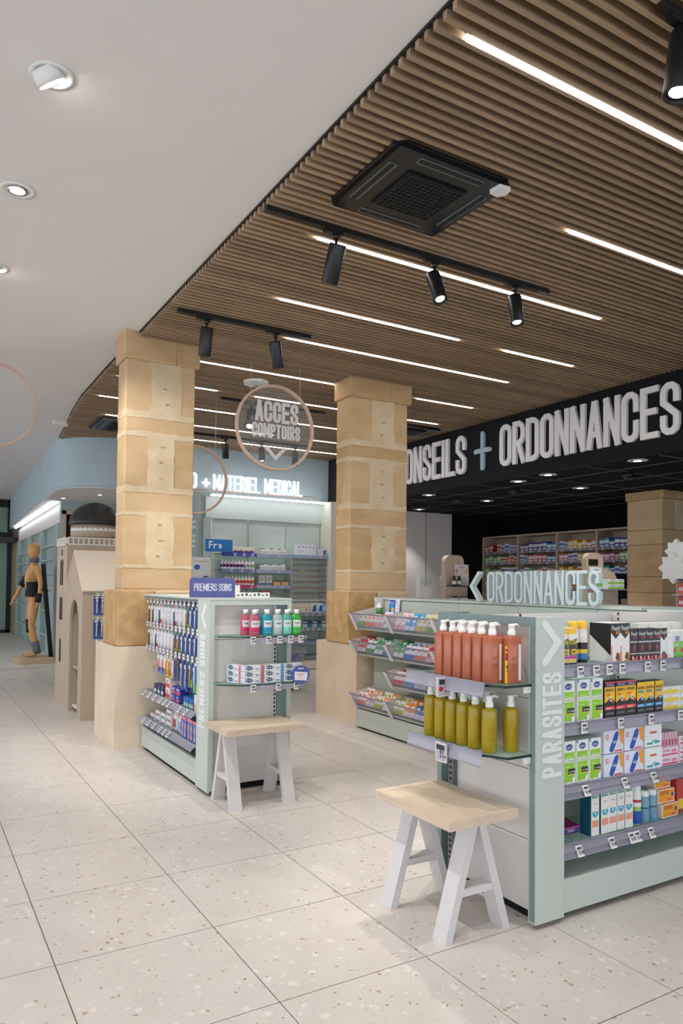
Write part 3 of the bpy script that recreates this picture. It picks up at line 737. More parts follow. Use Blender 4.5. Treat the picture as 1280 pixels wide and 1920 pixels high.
PROD = {}
def put(me, name, label, cat, p, rz=0, group=None, rx=0, ry=0):
    o = place(me, name, None, p, 0, label, cat, group); o.rotation_euler = (rx, ry, rz); return o

# ================================================================== near gondola (parasites)
g = Fix('display_gondola', 'near sage green display gondola marked PARASITES with glass shelves', 'display stand', (2.2, 2.13, 0))
GT = 1.262; XE = 3.75
g.part('side_pillar', B().box(2.19, 2.125, .022, 2.352, 2.165, GT-.012, 'sage'))
b = B(); b.box(2.186, 2.12, GT-.012, XE, 2.76, GT, 'sage'); g.part('top_panel', b)
fr = B()                                     # end frame, facing -X
fr.box(2.188, 2.13, .03, 2.205, 2.158, GT-.012, 'sage_dark').box(2.188, 2.722, .03, 2.205, 2.75, GT-.012, 'sage_dark')
fr.box(2.188, 2.158, GT-.05, 2.205, 2.722, GT-.012, 'sage_dark'); g.part('end_frame', fr)
for z0, z1 in ((.045, .33), (.333, .62), (.623, .91), (.913, GT-.05)):
    g.part('back_panel', B().box(2.232, 2.16, z0, 2.245, 2.72, z1, 'panel_white'))
b = B(); b.box(2.205, 2.66, .05, 2.235, 2.69, GT-.05, 'grey_metal')
for k in range(44): b.box(2.2035, 2.668, .08+k*.026, 2.205, 2.682, .094+k*.026, 'black')
g.part('slotted_upright', b)
g.part('side_pillar', B().box(2.19, 2.72, .022, 2.352, 2.755, GT-.012, 'sage_dark'))
g.part('centre_panel', B().box(2.25, 2.43, .05, XE, 2.445, GT-.012, 'panel_white'))
for x in (2.36, 3.02):
    b = B().box(x, 2.40, .1, x+.025, 2.432, GT-.02, 'panel_white')
    for k in range(44): b.box(x+.006, 2.3985, .12+k*.026, x+.018, 2.4, .134+k*.026, 'black')
    g.part('slotted_upright', b)
g.part('kick_panel', B().box(2.352, 2.14, .028, XE, 2.16, .165, 'sage').box(2.352, 2.16, .15, XE, 2.43, .165, 'sage'))
g.part('plinth_base', B().box(2.26, 2.2, 0, XE, 2.7, .03, 'shadowgap'))
g.part('corner_foot', B().lathe([(.016, 0), (.02, .006), (.01, .014), (.008, .03)], 'white', 12, (2.215, 2.735, 0)))
g.part('side_panel', B().box(XE-.02, 2.14, .03, XE, 2.75, GT-.012, 'sage'))
SH = [(1.04, 0, .275), (.795, 0, .275), (.535, .5, .285), (.29, .5, .30)]
for z, sl, dp in SH:
    g.part('glass_shelf', B().box(2.36, 2.17, z-.012, XE-.02, 2.43, z-.002, 'glass').box(2.36, 2.165, z-.012, XE-.02, 2.17, z-.002, 'glass_edge'))
    b = B(); y0 = 2.165-.035*sl*1.2
    b.quad((2.358, 2.166, z+.004), (2.358, y0-.006, z-.045), (XE-.02, y0-.006, z-.045), (XE-.02, 2.166, z+.004), 'acrylic_lilac')
    b.quad((2.358, 2.164, z-.002), (2.358, y0-.0075, z-.02), (XE-.02, y0-.0075, z-.02), (XE-.02, 2.164, z-.002), 'acrylic_lilac')
    b.tube([(2.358, y0-.006, z-.046), (XE-.02, y0-.006, z-.046)], .003, 'acrylic_lilac', 6)
    b.tube([(2.358, 2.163, z+.004), (XE-.02, 2.163, z+.004)], .003, 'acrylic_lilac', 6)
    g.part('price_rail', b)
for xs_, z, sl in (((2.475, 2.575, 2.66, 2.745, 2.92, 3.03, 3.2, 3.4), 1.015, 0), ((2.50, 2.735, 2.945, 3.16, 3.35), .775, 0),
                   ((2.50, 2.75, 2.95, 3.25), .512, 1), ((2.46, 2.665, 2.795, 2.835, 2.93, 3.2), .265, 1)):
    for x in xs_: g.inst(TAG, 'price_tag', (x, 2.152-.012*sl, z), 0, -.45*sl)
# PARASITES, reading upwards, and the chevron
b = B(); text(b, 'PARASITES', (2.334, 2.1245, .60), UZ, (-1, 0, 0), .062, .112, .024, .010, 'vinyl', 0, .0008, width=.425)
g.part('lettering', b)
b = B(); ribbon(b, [(2.238, 1.222), (2.312, 1.148), (2.238, 1.068)], .034, Vector((0, 2.1245, 0)), Vector(UX), Vector(UZ), 0, .0008, 'vinyl', True)
g.part('chevron', b)
# end shelves (facing -X)
for z, x0, rl in ((.983, 1.985, (2.20, 2.60)), (.70, 2.0, (2.23, 2.72))):
    b = B(); b.prism([(2.205, 2.15), (2.205, 2.72), (x0+.01, 2.72), (x0+.01, 2.25), (x0+.06, 2.15)], lambda u, v, q: (u, v, q), z-.012, z-.002, 'glass')
    for p, q in (((2.205, 2.149), (x0+.06, 2.149)), ((x0+.06, 2.149), (x0+.009, 2.25)), ((x0+.009, 2.25), (x0+.009, 2.72))):
        b.beam((p[0], p[1], z-.007), (q[0], q[1], z-.007), .003, .010, 'glass_edge')
    g.part('end_shelf', b)
    b = B(); b.quad((x0, 2.72, z+.006), (x0-.012, 2.72, z-.048), (x0-.012, rl[0], z-.048), (x0, rl[0], z+.006), 'acrylic_lilac')
    b.tube([(x0, 2.72, z+.006), (x0, rl[0], z+.006)], .0025, 'acrylic_lilac', 6).tube([(x0-.012, 2.72, z-.048), (x0-.012, rl[0], z-.048)], .0025, 'acrylic_lilac', 6)
    b.quad((x0-.004, 2.72, z-.012), (x0-.004, 2.72, z-.016), (x0-.004, rl[0], z-.016), (x0-.004, rl[0], z-.012), 'flat' if 0 else flat((120, 118, 150)))
    g.part('price_rail', b)
    g.part('shelf_bracket', B().box(2.15, 2.152, z-.038, 2.205, 2.157, z-.013, 'white')); g.part('shelf_bracket', B().box(2.15, 2.715, z-.038, 2.205, 2.72, z-.013, 'white'))
def big_tag(z, red, num, y=2.45):
    b = B(); h = .082; w_ = .07
    b.box(-w_/2, -.009, -h/2, w_/2, 0, h/2, 'letter_grey').box(-w_*.43, -.0095, -h*.43, w_*.43, -.009, h*.43, flat((178, 178, 188)))
    b.box(-w_*.38, -.0099, h*.12, w_*.38, -.0095, h*.38, flat((48, 48, 58)))
    if red: b.prism([(-w_*.24+.011*math.cos(i*PI/5), -h*.1+.011*math.sin(i*PI/5)) for i in range(10)], lambda u, v, q: (u, q, v), -.0102, -.0095, flat((178, 30, 50)))
    text(b, num, (w_*.02 if red else -w_*.05, -.0102, -h*.26), UX, UZ, .012, .03, .004, .002, flat((178, 30, 50) if red else (40, 40, 48)), 0, .0003)
    text(b, '99', (w_*.22 if red else w_*.34, -.0102, -h*.26), UX, UZ, .005, .011, .0016, .001, flat((178, 30, 50) if red else (40, 40, 48)), 0, .0003)
    return b
g.part('price_display', big_tag(0, True, '9')).location = Vector((1.978, 2.455, .945))-g.b
list(g.t.children)[-1].rotation_euler = (0, 0, RX)
o = big_tag(0, False, '21').obj('price_display', g.t, tuple(Vector((1.985, 2.465, .665))-g.b), RX)

# bottles on the end shelves
def soap_bottle():
    t = thing('pump_bottle', None, 'bottle', (0, 0, 0), 0, 'amber pump bottles on the upper end shelf')
    b = B(); w_, d_, h = .034, .027, .188
    prof = []
    def ring(s, z): return [(sx*(w_*s-.004), sy*(d_*s-.004)) for sx, sy in ((-1, -1), (1, -1), (1, 1), (-1, 1))]
    def rr(s, z):
        out = []
        for (cx, cy), a0 in zip(((1, 1), (-1, 1), (-1, -1), (1, -1)), (0, 90, 180, 270)):
            for k in range(4):
                a = math.radians(a0+30*k); r = .009*s
                out.append((cx*(w_*s-r)+r*math.cos(a), cy*(d_*s-r)+r*math.sin(a), z))
        return out
    rings = [rr(.96, 0), rr(1, .004), rr(1, h-.008), rr(.9, h), rr(.42, h+.003), rr(.42, h+.008)]
    n = 16; 
    for q in rings: b.v += q
    for i in range(len(rings)-1):
        for k in range(n): b.face([i*n+k, i*n+(k+1) % n, (i+1)*n+(k+1) % n, (i+1)*n+k], 'amber_glass', True)
    b.face(list(range(n))[::-1], 'amber_glass'); b.face([(len(rings)-1)*n+k for k in range(n)], 'amber_glass')
    b.obj('body', t)
    p = B().lathe([(.0155, h+.004), (.0165, h+.006), (.0165, h+.022), (.013, h+.024), (.0125, h+.04), (.014, h+.042), (.013, h+.05), (.006, h+.052)], 'cap_white', 16)
    p.tube([(0, 0, h+.046), (.028, 0, h+.049), (.042, 0, h+.042)], [.006, .005, .004], 'cap_white', 8); p.obj('pump', t)
    l = B(); l.quad((w_*.38, -d_-.0006, .012), (w_*.76, -d_-.0006, .012), (w_*.76, -d_-.0006, h-.03), (w_*.38, -d_-.0006, h-.03), 'white')
    l.obj('side_label', t)
    q = B()
    for k, zz in enumerate((.105, .098, .078, .072, .066, .060, .054)):
        ww = (.032, .02, .03, .034, .026, .03, .02)[k]
        q.box(-.024, -d_-.0008, zz, -.024+ww, -d_-.0004, zz+(.0022 if k < 2 else .0012), flat((120, 62, 44)))
    q.obj('print', t)
    return t
def oil_bottle():
    t = thing('pump_bottle', None, 'bottle', (0, 0, 0), 0, 'yellow oil pump bottles on the lower end shelf')
    h = .178; r = .0315
    B().lathe([(r*.9, 0), (r, .005), (r, h-.012), (r*.93, h-.003), (r*.5, h+.001), (r*.5, h+.008)], 'olive_glass', 22).obj('body', t)
    p = B().lathe([(.0155, h+.004), (.0165, h+.006), (.0165, h+.022), (.013, h+.024), (.0125, h+.04), (.014, h+.042), (.013, h+.05), (.006, h+.052)], 'cap_white', 16)
    p.tube([(0, 0, h+.046), (.028, 0, h+.049), (.042, 0, h+.042)], [.006, .005, .004], 'cap_white', 8); p.obj('pump', t)
    l = B(); a0 = math.radians(15)
    for k in range(3):
        a, c = a0-k*.14, a0-(k+1)*.14; R_ = r+.0006
        l.quad((R_*math.cos(c), R_*math.sin(c), .014), (R_*math.cos(a), R_*math.sin(a), .014), (R_*math.cos(a), R_*math.sin(a), h-.03), (R_*math.cos(c), R_*math.sin(c), h-.03), 'white')
    l.obj('side_label', t)
    q = B()
    for k, zz in enumerate((.10, .094, .082, .06, .054, .048)):
        for s_ in range(3):
            a, c = -PI/2-.5+s_*.22, -PI/2-.5+(s_+1)*.22; R_ = r+.0007
            q.quad((R_*math.cos(a), R_*math.sin(a), zz), (R_*math.cos(c), R_*math.sin(c), zz), (R_*math.cos(c), R_*math.sin(c), zz+.0016), (R_*math.cos(a), R_*math.sin(a), zz+.0016), flat((150, 90, 20)))
    q.obj('print', t)
    return t
sb = soap_bottle(); first = True
apos = [(2.065, 2.245, 0), (2.065, 2.308, 1), (2.065, 2.371, 2), (2.065, 2.434, 3), (2.065, 2.497, 4), (2.065, 2.56, 5), (2.132, 2.205, 6), (2.142, 2.33, 7), (2.142, 2.40, 8), (2.142, 2.47, 9), (2.142, 2.54, 10)]
alab = ['amber pump bottle at the near corner of the front row, upper end shelf', 'amber pump bottle, second from right in the front row', 'amber pump bottle, third from right in the front row',
        'amber pump bottle, fourth from right in the front row', 'amber pump bottle, fifth from right in the front row', 'amber pump bottle at the left end of the front row',
        'amber pump bottle standing alone at the right beside the yellow card']
for x, y, i in apos:
    lab = alab[i] if i < 7 else 'amber pump bottle of the rear row, pump seen %s between the front ones' % ('rightmost', 'second from right', 'third from right', 'leftmost')[i-7]
    yaw = random.uniform(-.07, .03)
    if first: o = sb; o.location = (x, y, .982); o.rotation_euler = (0, 0, yaw); o['label'] = lab; first = False
    else: o = copy_tree(sb, None, (x, y, .982), yaw, lab)
ob = oil_bottle(); first = True
for i, (x, y) in enumerate(((2.06, 2.255), (2.152, 2.228), (2.06, 2.34), (2.06, 2.415), (2.06, 2.49), (2.06, 2.565), (2.06, 2.64), (2.14, 2.36), (2.14, 2.44), (2.14, 2.52))):
    lab = ['yellow oil pump bottle nearest the camera at the shelf corner', 'yellow oil pump bottle at the right against the back panel', 'yellow oil pump bottle, third from right in front, white label strip',
           'yellow oil pump bottle right of the price display', 'yellow oil pump bottle above the 21 price display', 'yellow oil pump bottle, second from left, lower end shelf',
           'leftmost yellow oil pump bottle on the lower end shelf'][i] if i < 7 else 'yellow oil pump bottle of the rear row, %s of its three' % ('right', 'middle', 'left')[i-7]
    yaw = random.uniform(-.4, .1)
    if first: o = ob; o.location = (x, y, .699); o.rotation_euler = (0, 0, yaw); o['label'] = lab; first = False
    else: copy_tree(ob, None, (x, y, .699), yaw, lab)
b = carton(.05, .15, .001, (246, 208, 30), [(0, .62, 1, .82, (196, 34, 44)), (0, .86, 1, .93, (196, 34, 44))], [('M', .6, .66, .3, .12, (250, 220, 60)), ('9 C', .1, .3, .8, .2, (30, 30, 30)), ('T', .7, .06, .2, .1, (60, 50, 20))])
put(b.mesh('offer_card'), 'offer_card', 'yellow and red offer card standing between the amber bottles', 'card', (2.112, 2.19, .983), -.15)

# products on the long side
def row(mes, name, label, cat, xs_, y, z, group, where, gap=0):
    n = len(xs_)
    for i, x in enumerate(xs_):
        m_ = mes if not isinstance(mes, list) else mes[i % len(mes)]
        q = nth(i, n)
        lab = (label+', '+q+' '+('of %s, ' % ['one', 'two', 'three', 'four', 'five', 'six', 'seven', 'eight', 'nine', 'ten', 'eleven', 'twelve'][n-1] if n > 1 and n < 13 else '')+where).replace(' ,', ',')
        if n == 1: lab = label+', '+where
        lab = ' '.join(lab.split())
        if len(lab.split()) > 16: lab = ' '.join((label+', '+q+' of '+str(n)).split())
        if len(lab.split()) > 16: lab = ' '.join((label+', '+q).split())
        put(m_, name, lab, cat, (x, y+random.uniform(0, .004), z), random.uniform(-.03, .03), group if n > 1 else None)
W1 = 'top shelf'; PY = 2.172
Y_, K_, W_, MG = (248, 206, 40), (34, 32, 32), (236, 234, 228), (186, 60, 140)
b = carton(.05, .16, .05, W_, [(0, .84, 1, 1, (250, 196, 40)), (0, 0, 1, .08, K_), (0, .1, 1, .16, (230, 190, 40)), (0, .18, 1, .26, MG), (.1, .27, 1, .48, (90, 80, 40)), (.35, .3, .95, .44, Y_),
     ([(.0, .44), (.9, .44), (1, .72), (.3, .66), (0, .7)], (60, 52, 34))], [('EXTRA', .05, .56, .9, .12, (235, 220, 90)), ('MAX', .42, .33, .45, .08, (60, 60, 30))])
row(b.mesh('lotion_box'), 'lotion_box', 'yellow topped anti-lice box', 'box', (2.40, 2.453), PY, 1.04, 'yellow topped boxes', W1)
def can(r, h, body, bands, cap, capm=(240, 240, 238)):
    b = B(); pr = [(r*.96, 0), (r, .003)]
    z = 0
    for f_, c in bands: pr.append((r, f_*h*.8, flat(c)))
    pr += [(r*.9, h*.82, flat(body)), (r*.92, h*.83, flat(capm)), (r*.92, h*.97, flat(capm)), (r*.8, h, flat(capm))]
    return b.lathe(pr, flat(body), 18)
b = can(.024, .185, W_, ((.12, K_), (.3, (70, 120, 170)), (.42, (230, 200, 50)), (.62, K_), (.8, (230, 220, 214))), 1, (250, 200, 60))
row(b.mesh('spray_can'), 'spray_can', 'white and black spray can with yellow cap', 'spray can', (2.525, 2.58), PY+.06, 1.04, 'yellow capped cans', W1)
row(can(.026, .2, (240, 240, 240), ((.8, (240, 240, 238)),), 1).mesh('spray_can'), 'spray_can', 'plain white spray can behind the yellow boxes', 'spray can', (2.43, 2.50), 2.33, 1.04, 'white cans behind', W1)
pz = [([(0, 1), (1, 1), (1, .76), (.5, .6), (0, .76)], K_), ([(.0, .02), (.5, .02), (1, .3), (1, .02)], (238, 130, 40)), ([(.45, .1), (.62, .26), (.8, .24), (.9, .05)], (90, 60, 50)), (.02, .02, .12, .42, (240, 140, 60)), (.5, .73, .95, .8, (240, 150, 40))]
b = carton(.062, .175, .12, (232, 230, 228), pz, [('Pouxit', .08, .82, .84, .12, (240, 240, 240)), ('XTRA', .55, .745, .38, .05, K_)])
b.quad((-.0313, .0, .03), (-.0313, .0, .174), (-.0313, .12, .174), (-.0313, .12, .12), flat(K_))
row(b.mesh('lotion_box'), 'lotion_box', 'tall white Pouxit box with black top and orange foot', 'box', (2.732, 2.797), PY, 1.04, 'tall white and orange boxes', W1)
b = carton(.052, .146, .05, K_, [(0, .58, 1, .62, (200, 200, 200)), (0, .22, 1, .25, (200, 200, 200)), (circle(.5, .42, .3, .13), (150, 40, 40)), (circle(.5, .42, .24, .1), K_), (.45, .36, .55, .48, (220, 120, 100)),
     ([(.2, 0), (1, 0), (1, .2)], (226, 60, 80)), (circle(.32, .1, .12, .07), (226, 200, 176))], [('Pouxit', .08, .8, .84, .12, (236, 236, 236)), ('FLASH', .4, .71, .5, .06, (240, 90, 100))])
row(b.mesh('lotion_box'), 'lotion_box', 'black Pouxit box with red ring', 'box', (2.856, 2.910, 2.964, 3.016), PY, 1.04, 'black boxes with red ring', W1)
b = carton(.05, .148, .05, (236, 236, 236), [([(0, 1), (1, 1), (1, .74), (.5, .6), (0, .74)], K_), (circle(.5, .14, .35, .12), (120, 80, 60)), ([(.2, 0), (1, 0), (1, .18)], (150, 60, 60))], [('Pouxit', .08, .8, .84, .12, (236, 236, 236)), ('XF', .5, .68, .3, .09, (226, 40, 50))])
row(b.mesh('lotion_box'), 'lotion_box', 'white Pouxit box with black chevron top right of the black ones', 'box', (3.07,), PY, 1.04, None, W1)
row(can(.026, .115, (240, 240, 240), ((.8, (240, 240, 238)),), 1).mesh('spray_can'), 'spray_bottle', 'short white spray bottle right of the chevron box', 'bottle', (3.125,), PY-.0+.02, 1.04, None, W1)
b = carton(.06, .13, .05, (236, 240, 232), [(0, .0, 1, .6, (130, 200, 70)), (.4, .62, .9, .8, (160, 120, 190)), (.1, .2, .4, .36, (220, 50, 60))], [('LICE', .2, .42, .6, .12, (250, 250, 250))])
row(b.mesh('lotion_box'), 'lotion_box', 'white and green box near the right edge', 'box', (3.19, 3.255, 3.32, 3.39), PY+.02, 1.04, 'white and green boxes', W1)
row(carton(.07, .16, .05, (238, 236, 230)).mesh('box'), 'lotion_box', 'plain white box in the rear row', 'box', (3.13, 3.22, 3.31, 3.4), 2.33, 1.04, 'plain white boxes behind', W1)
# second shelf
GR = (150, 206, 48)
gp = [(.06, .06, .94, .74, GR), (.12, .5, .88, .6, (226, 236, 222)), (circle(.5, .86, .28, .075), (46, 78, 150)), (0, .93, .1, 1, (60, 140, 190)), (.4, .24, .96, .36, K_), (.42, .22, .9, .24, Y_), (.1, .05, .3, .1, GR), (.72, .02, .94, .16, (240, 244, 236))]
gt = [('BIO', .3, .83, .4, .05, (230, 235, 245)), ('CHEVEUX', .16, .62, .6, .03, (236, 246, 220)), ('100% ACTION', .44, .27, .46, .04, (236, 236, 236)), ('LOTION', .16, .525, .66, .04, (120, 130, 120)), ('SANS', .14, .4, .35, .03, (236, 246, 220))]
b = carton(.078, .182, .06, (242, 244, 240), gp, gt).mesh('lotion_box')
row(b, 'lotion_box', 'lime green and white box with blue badge, upper trio', 'box', (2.428, 2.522, 2.606), PY, .795, 'lime green boxes, second shelf', 'second shelf')
def apai(bc): return [(0, .42, 1, .86, (246, 192, 32)), ([(0, .42), (.35, .5), (.55, .58), (1, .46), (1, .3), (0, .3)], K_), (0, .24, 1, .33, bc), (circle(.6, .53, .14, .075), (236, 236, 230)), (circle(.6, .53, .06, .04), K_), (circle(.78, .47, .12, .05), bc)]
b = carton(.068, .162, .05, K_, apai((226, 62, 66))+[(0, .86, 1, 1, (50, 44, 100)), (0, .955, 1, 1, (220, 70, 80)), (.08, .62, .5, .67, (236, 110, 50))], [('APAISYL', .08, .73, .84, .08, (70, 50, 20)), ('POUX', .2, .885, .6, .05, (230, 230, 240)), ('XPERT', .08, .25, .6, .05, (240, 240, 240)), ('LOTION', .1, .12, .7, .04, (200, 200, 200))]).mesh('lotion_box')
row(b, 'lotion_box', 'yellow and black APAISYL box with red band', 'box', (2.692, 2.765, 2.838), PY, .795, 'yellow boxes with red band', 'second shelf')
b = carton(.061, .148, .05, K_, apai((30, 140, 196))+[(0, .86, 1, 1, (246, 192, 32)), (.1, .68, .7, .74, (40, 150, 160))], [('APAISYL', .08, .78, .84, .09, (70, 50, 20)), ('PREVENT', .08, .26, .6, .05, (240, 240, 240)), ('SPRAY', .1, .12, .7, .04, (200, 200, 200))]).mesh('lotion_box')
row(b, 'lotion_box', 'yellow and black APAISYL box with blue band', 'box', (2.905, 2.970, 3.035), PY, .795, 'yellow boxes with blue band', 'second shelf')
b = carton(.13, .036, .06, (240, 240, 236), [(.05, .1, .9, .55, (240, 212, 30))], [('DUO', .2, .62, .3, .24, (220, 160, 30))]).mesh('cream_box')
for s_, x in enumerate((3.155, 3.29, 3.425)):
    for k in range(3):
        put(b, 'cream_box', 'flat white and yellow box, %s of the %s stack, second shelf' % (('bottom', 'middle', 'top')[k], ('left', 'middle', 'right')[s_]), 'box', (x, PY+.02, .795+k*.0375), random.uniform(-.02, .02), 'white and yellow stacked boxes')
# third shelf
b = carton(.074, .182, .06, (242, 244, 240), gp, gt).mesh('lotion_box')
row(b, 'lotion_box', 'lime green and white box with blue badge, lower trio', 'box', (2.436, 2.516, 2.596), PY, .538, 'lime green boxes, third shelf', 'third shelf')
pill = [(.30, .08), (.42, .02), (.52, .16), (.72, .62), (.76, .86), (.66, .96), (.54, .84), (.32, .3), (.27, .16)]
b = carton(.128, .1, .09, (226, 228, 240), [([(.74, .98), (1, .98), (1, .3), (.84, .45), (.8, .7)], (240, 160, 40)), (pill, (30, 84, 176)), (circle(.16, .72, .09, .12), (200, 60, 60)), (circle(.16, .72, .065, .085), (236, 232, 236)), (circle(.16, .72, .02, .04), (60, 20, 20)), (.52, .05, .94, .11, (226, 90, 80))],
           [('clair', .38, .42, .26, .16, (210, 226, 244))]).mesh('repellent_box')
for i, x in enumerate((2.715, 2.852)):
    for k in range(2):
        put(b, 'repellent_box', 'square white box with slanted blue pill shape, %s %s of four' % (('lower', 'upper')[k], ('left', 'right')[i]), 'box', (x, PY, .538+k*.104), random.uniform(-.015, .015), 'blue pill boxes, third shelf')
b = carton(.12, .1, .09, (238, 240, 242), [([(.1, .12), (.4, .1), (.5, .2), (.62, .3), (.55, .12), (.9, .16), (.9, .22), (.55, .32), (.4, .2), (.1, .2)], (40, 160, 170)), (.3, .6, .68, .68, (230, 100, 80))], [('PHYSIO', .3, .6, .4, .1, (226, 90, 70))]).mesh('wipes_box')
for k in range(2): put(b, 'wipes_box', 'square white box with teal bird print, %s of two, third shelf' % ('lower', 'upper')[k], 'box', (2.99, PY, .538+k*.104), 0, 'teal bird boxes')
b = carton(.13, .042, .07, (240, 226, 232), [(.05, .12, .95, .3, (222, 60, 120)), (.6, .4, .9, .75, (236, 130, 170))], [('ROSE', .1, .5, .4, .3, (180, 60, 100))]).mesh('cream_box')
for i, x in enumerate((3.125, 3.262, 3.4)):
    for k in range(3 if i else 2): put(b, 'cream_box', 'flat pink and white box, layer %s of the %s stack, third shelf' % (('one', 'two', 'three')[k], ('left', 'middle', 'right')[i]), 'box', (x, PY+.01, .538+k*.043), random.uniform(-.03, .03), 'pink stacked boxes')
b = carton(.022, .07, .06, (214, 176, 190), [(.2, .1, .8, .5, (190, 70, 90))]).mesh('small_box')
row(b, 'small_box', 'narrow dusty pink box standing on the pink stack', 'box', (3.075, 3.099, 3.123, 3.147, 3.171), PY+.01, .538+.0865, 'narrow pink boxes', 'third shelf')
# fourth shelf
b = carton(.16, .03, .12, (200, 70, 160), [(0, .0, 1, .9, (60, 40, 110)), (.05, .2, .4, .8, (230, 226, 236)), (0, .9, 1, 1, (230, 90, 160))], [('TEST', .5, .3, .3, .4, (236, 230, 240))], top=(130, 30, 90))
b.quad((-.05, .02, .0306), (.0, .02, .0306), (.03, .11, .0306), (-.03, .11, .0306), flat((210, 80, 170)))
put(b.mesh('kit_box'), 'kit_box', 'purple and pink kit box lying tilted at the left of the bottom shelf', 'box', (2.437, 2.19, .322), .0, None, .12, .0)
tb = [(0, 0, 1, .012, (110, 190, 160)), (.1, .83, .9, .93, (80, 146, 116)), (circle(.5, .5, .38, .09), (70, 176, 196)), (.12, .54, .88, .6, (238, 234, 228)), (circle(.5, .5, .08, .03), (220, 240, 244)), (.12, .2, .88, .34, (238, 160, 130))]
tt = [('DERMA', .2, .86, .6, .04, (225, 240, 230)), ('SOIN', .3, .7, .4, .03, (150, 150, 160))]
b = carton(.052, .198, .06, (238, 234, 228), tb, tt, side=(14, 92, 112)).mesh('lotion_box')
b2 = carton(.104, .198, .06, (238, 234, 228), [], []).mesh('x')
row(b, 'lotion_box', 'tall cream box with green tab and turquoise bowl print, teal side', 'box', (2.596, 2.660, 2.712, 2.768, 2.820), PY, .295, 'tall cream boxes with teal side', 'bottom shelf')
row(can(.026, .2, (236, 238, 238), ((.38, (34, 84, 176)), (.5, (150, 200, 90)), (.62, (236, 238, 238)), (.7, (190, 60, 60)), (.8, (236, 238, 238))), 1).mesh('spray_can'), 'spray_can', 'tall white spray can with blue foot and lime band', 'spray can', (2.905,), PY+.03, .295, None, 'bottom shelf')
row(can(.024, .19, (226, 230, 232), ((.3, (60, 100, 150)), (.8, (226, 230, 232))), 1).mesh('spray_can'), 'spray_can', 'white spray can in the rear row behind the blue footed can', 'spray can', (2.86, 2.94), 2.29, .295, 'rear white cans', 'bottom shelf')
row(can(.0235, .142, (124, 170, 190), ((.55, (110, 160, 186)), (.6, (40, 60, 80)), (.66, (130, 170, 190))), 1).mesh('lotion_bottle'), 'lotion_bottle', 'small pale blue bottle with white cap', 'bottle', (2.965, 3.02), PY+.03, .295, 'pale blue bottles', 'bottom shelf')
b = carton(.12, .064, .08, (244, 238, 226), [(.03, .08, .97, .94, (240, 160, 40)), ([(.5, .1), (.6, .3), (.75, .3), (.9, .1)], (236, 110, 60)), (circle(.86, .55, .08, .14), (50, 70, 140))], [('DAPIS', .12, .6, .5, .26, (190, 70, 60))], top=(236, 150, 60)).mesh('cream_box')
for k in range(3): put(b, 'cream_box', 'orange and white DAPIS box, %s of the stack of three' % ('bottom', 'middle', 'top')[k], 'box', (3.13-.012*k, PY+.012+.012*k, .295+k*.0655), random.uniform(-.03, .03), 'orange box stack')
b = carton(.1, .16, .06, (190, 60, 60), [(.1, .1, .9, .4, (236, 200, 60))]).mesh('box')
row(b, 'lotion_box', 'red box with yellow label at the right edge', 'box', (3.26, 3.37), PY+.03, .295, 'red boxes', 'bottom shelf')

# ================================================================== first-aid gondola
g = Fix('display_gondola', 'sage green gondola marked PREMIERS SOINS with toothbrush hooks, beside the left column', 'display stand', (1.98, 4.48, 0))
GT = 1.275
g.part('side_pillar', B().box(1.69, 4.478, .022, 1.705, 4.70, GT-.012, 'sage'))
g.part('top_panel', B().box(1.688, 4.475, GT-.012, 2.285, 6.04, GT, 'sage').box(1.70, 4.72, GT-.03, 1.705, 6.03, GT-.012, 'sage_dark'))
fr = B().box(1.705, 4.478, .03, 1.725, 4.50, GT-.012, 'sage').box(2.255, 4.478, .03, 2.283, 4.50, GT-.012, 'sage').box(1.725, 4.478, GT-.045, 2.255, 4.50, GT-.012, 'sage')
g.part('end_frame', fr)
for z0, z1 in ((.045, .36), (.363, .70), (.703, 1.0), (1.003, GT-.045)): g.part('back_panel', B().box(1.725, 4.535, z0, 2.19, 4.545, z1, 'panel_white'))
g.part('inner_post', B().box(2.19, 4.50, .03, 2.283, 4.535, GT-.045, 'sage_dark'))
b = B().box(2.165, 4.515, .05, 2.19, 4.535, GT-.05, 'panel_white')
for k in range(40): b.box(2.172, 4.5135, .08+k*.028, 2.183, 4.515, .096+k*.028, 'black')
g.part('slotted_upright', b)
g.part('plinth_base', B().box(1.72, 4.56, 0, 2.25, 6.0, .03, 'shadowgap'))
g.part('kick_panel', B().box(1.70, 4.70, .028, 1.72, 6.04, .185, 'sage'))
g.part('base_tray', B().box(1.72, 4.70, .17, 2.0, 6.04, .185, 'sage_dark'))
g.part('centre_panel', B().box(1.985, 4.55, .05, 2.0, 6.03, GT-.012, 'panel_white'))
g.part('right_side_panel', B().box(2.27, 4.50, .03, 2.283, 6.03, GT-.012, 'sage'))
for y in (4.95, 5.45):
    b = B().box(1.965, y, .1, 1.985, y+.02, GT-.03, 'grey_metal'); g.part('slotted_upright', b)
b = B()
text(b, 'PREMIERS SOINS', (1.6895, 4.545, .42), UZ, (0, 1, 0), .05, .10, .021, .009, 'vinyl', 0, .0008, width=.62)
g.part('lettering', b)
b = B(); ribbon(b, [(4.555, 1.225), (4.615, 1.155), (4.555, 1.085)], .03, Vector((1.6895, 0, 0)), Vector(UY), Vector(UZ), -.0008, 0, 'vinyl', True)
g.part('chevron', b)
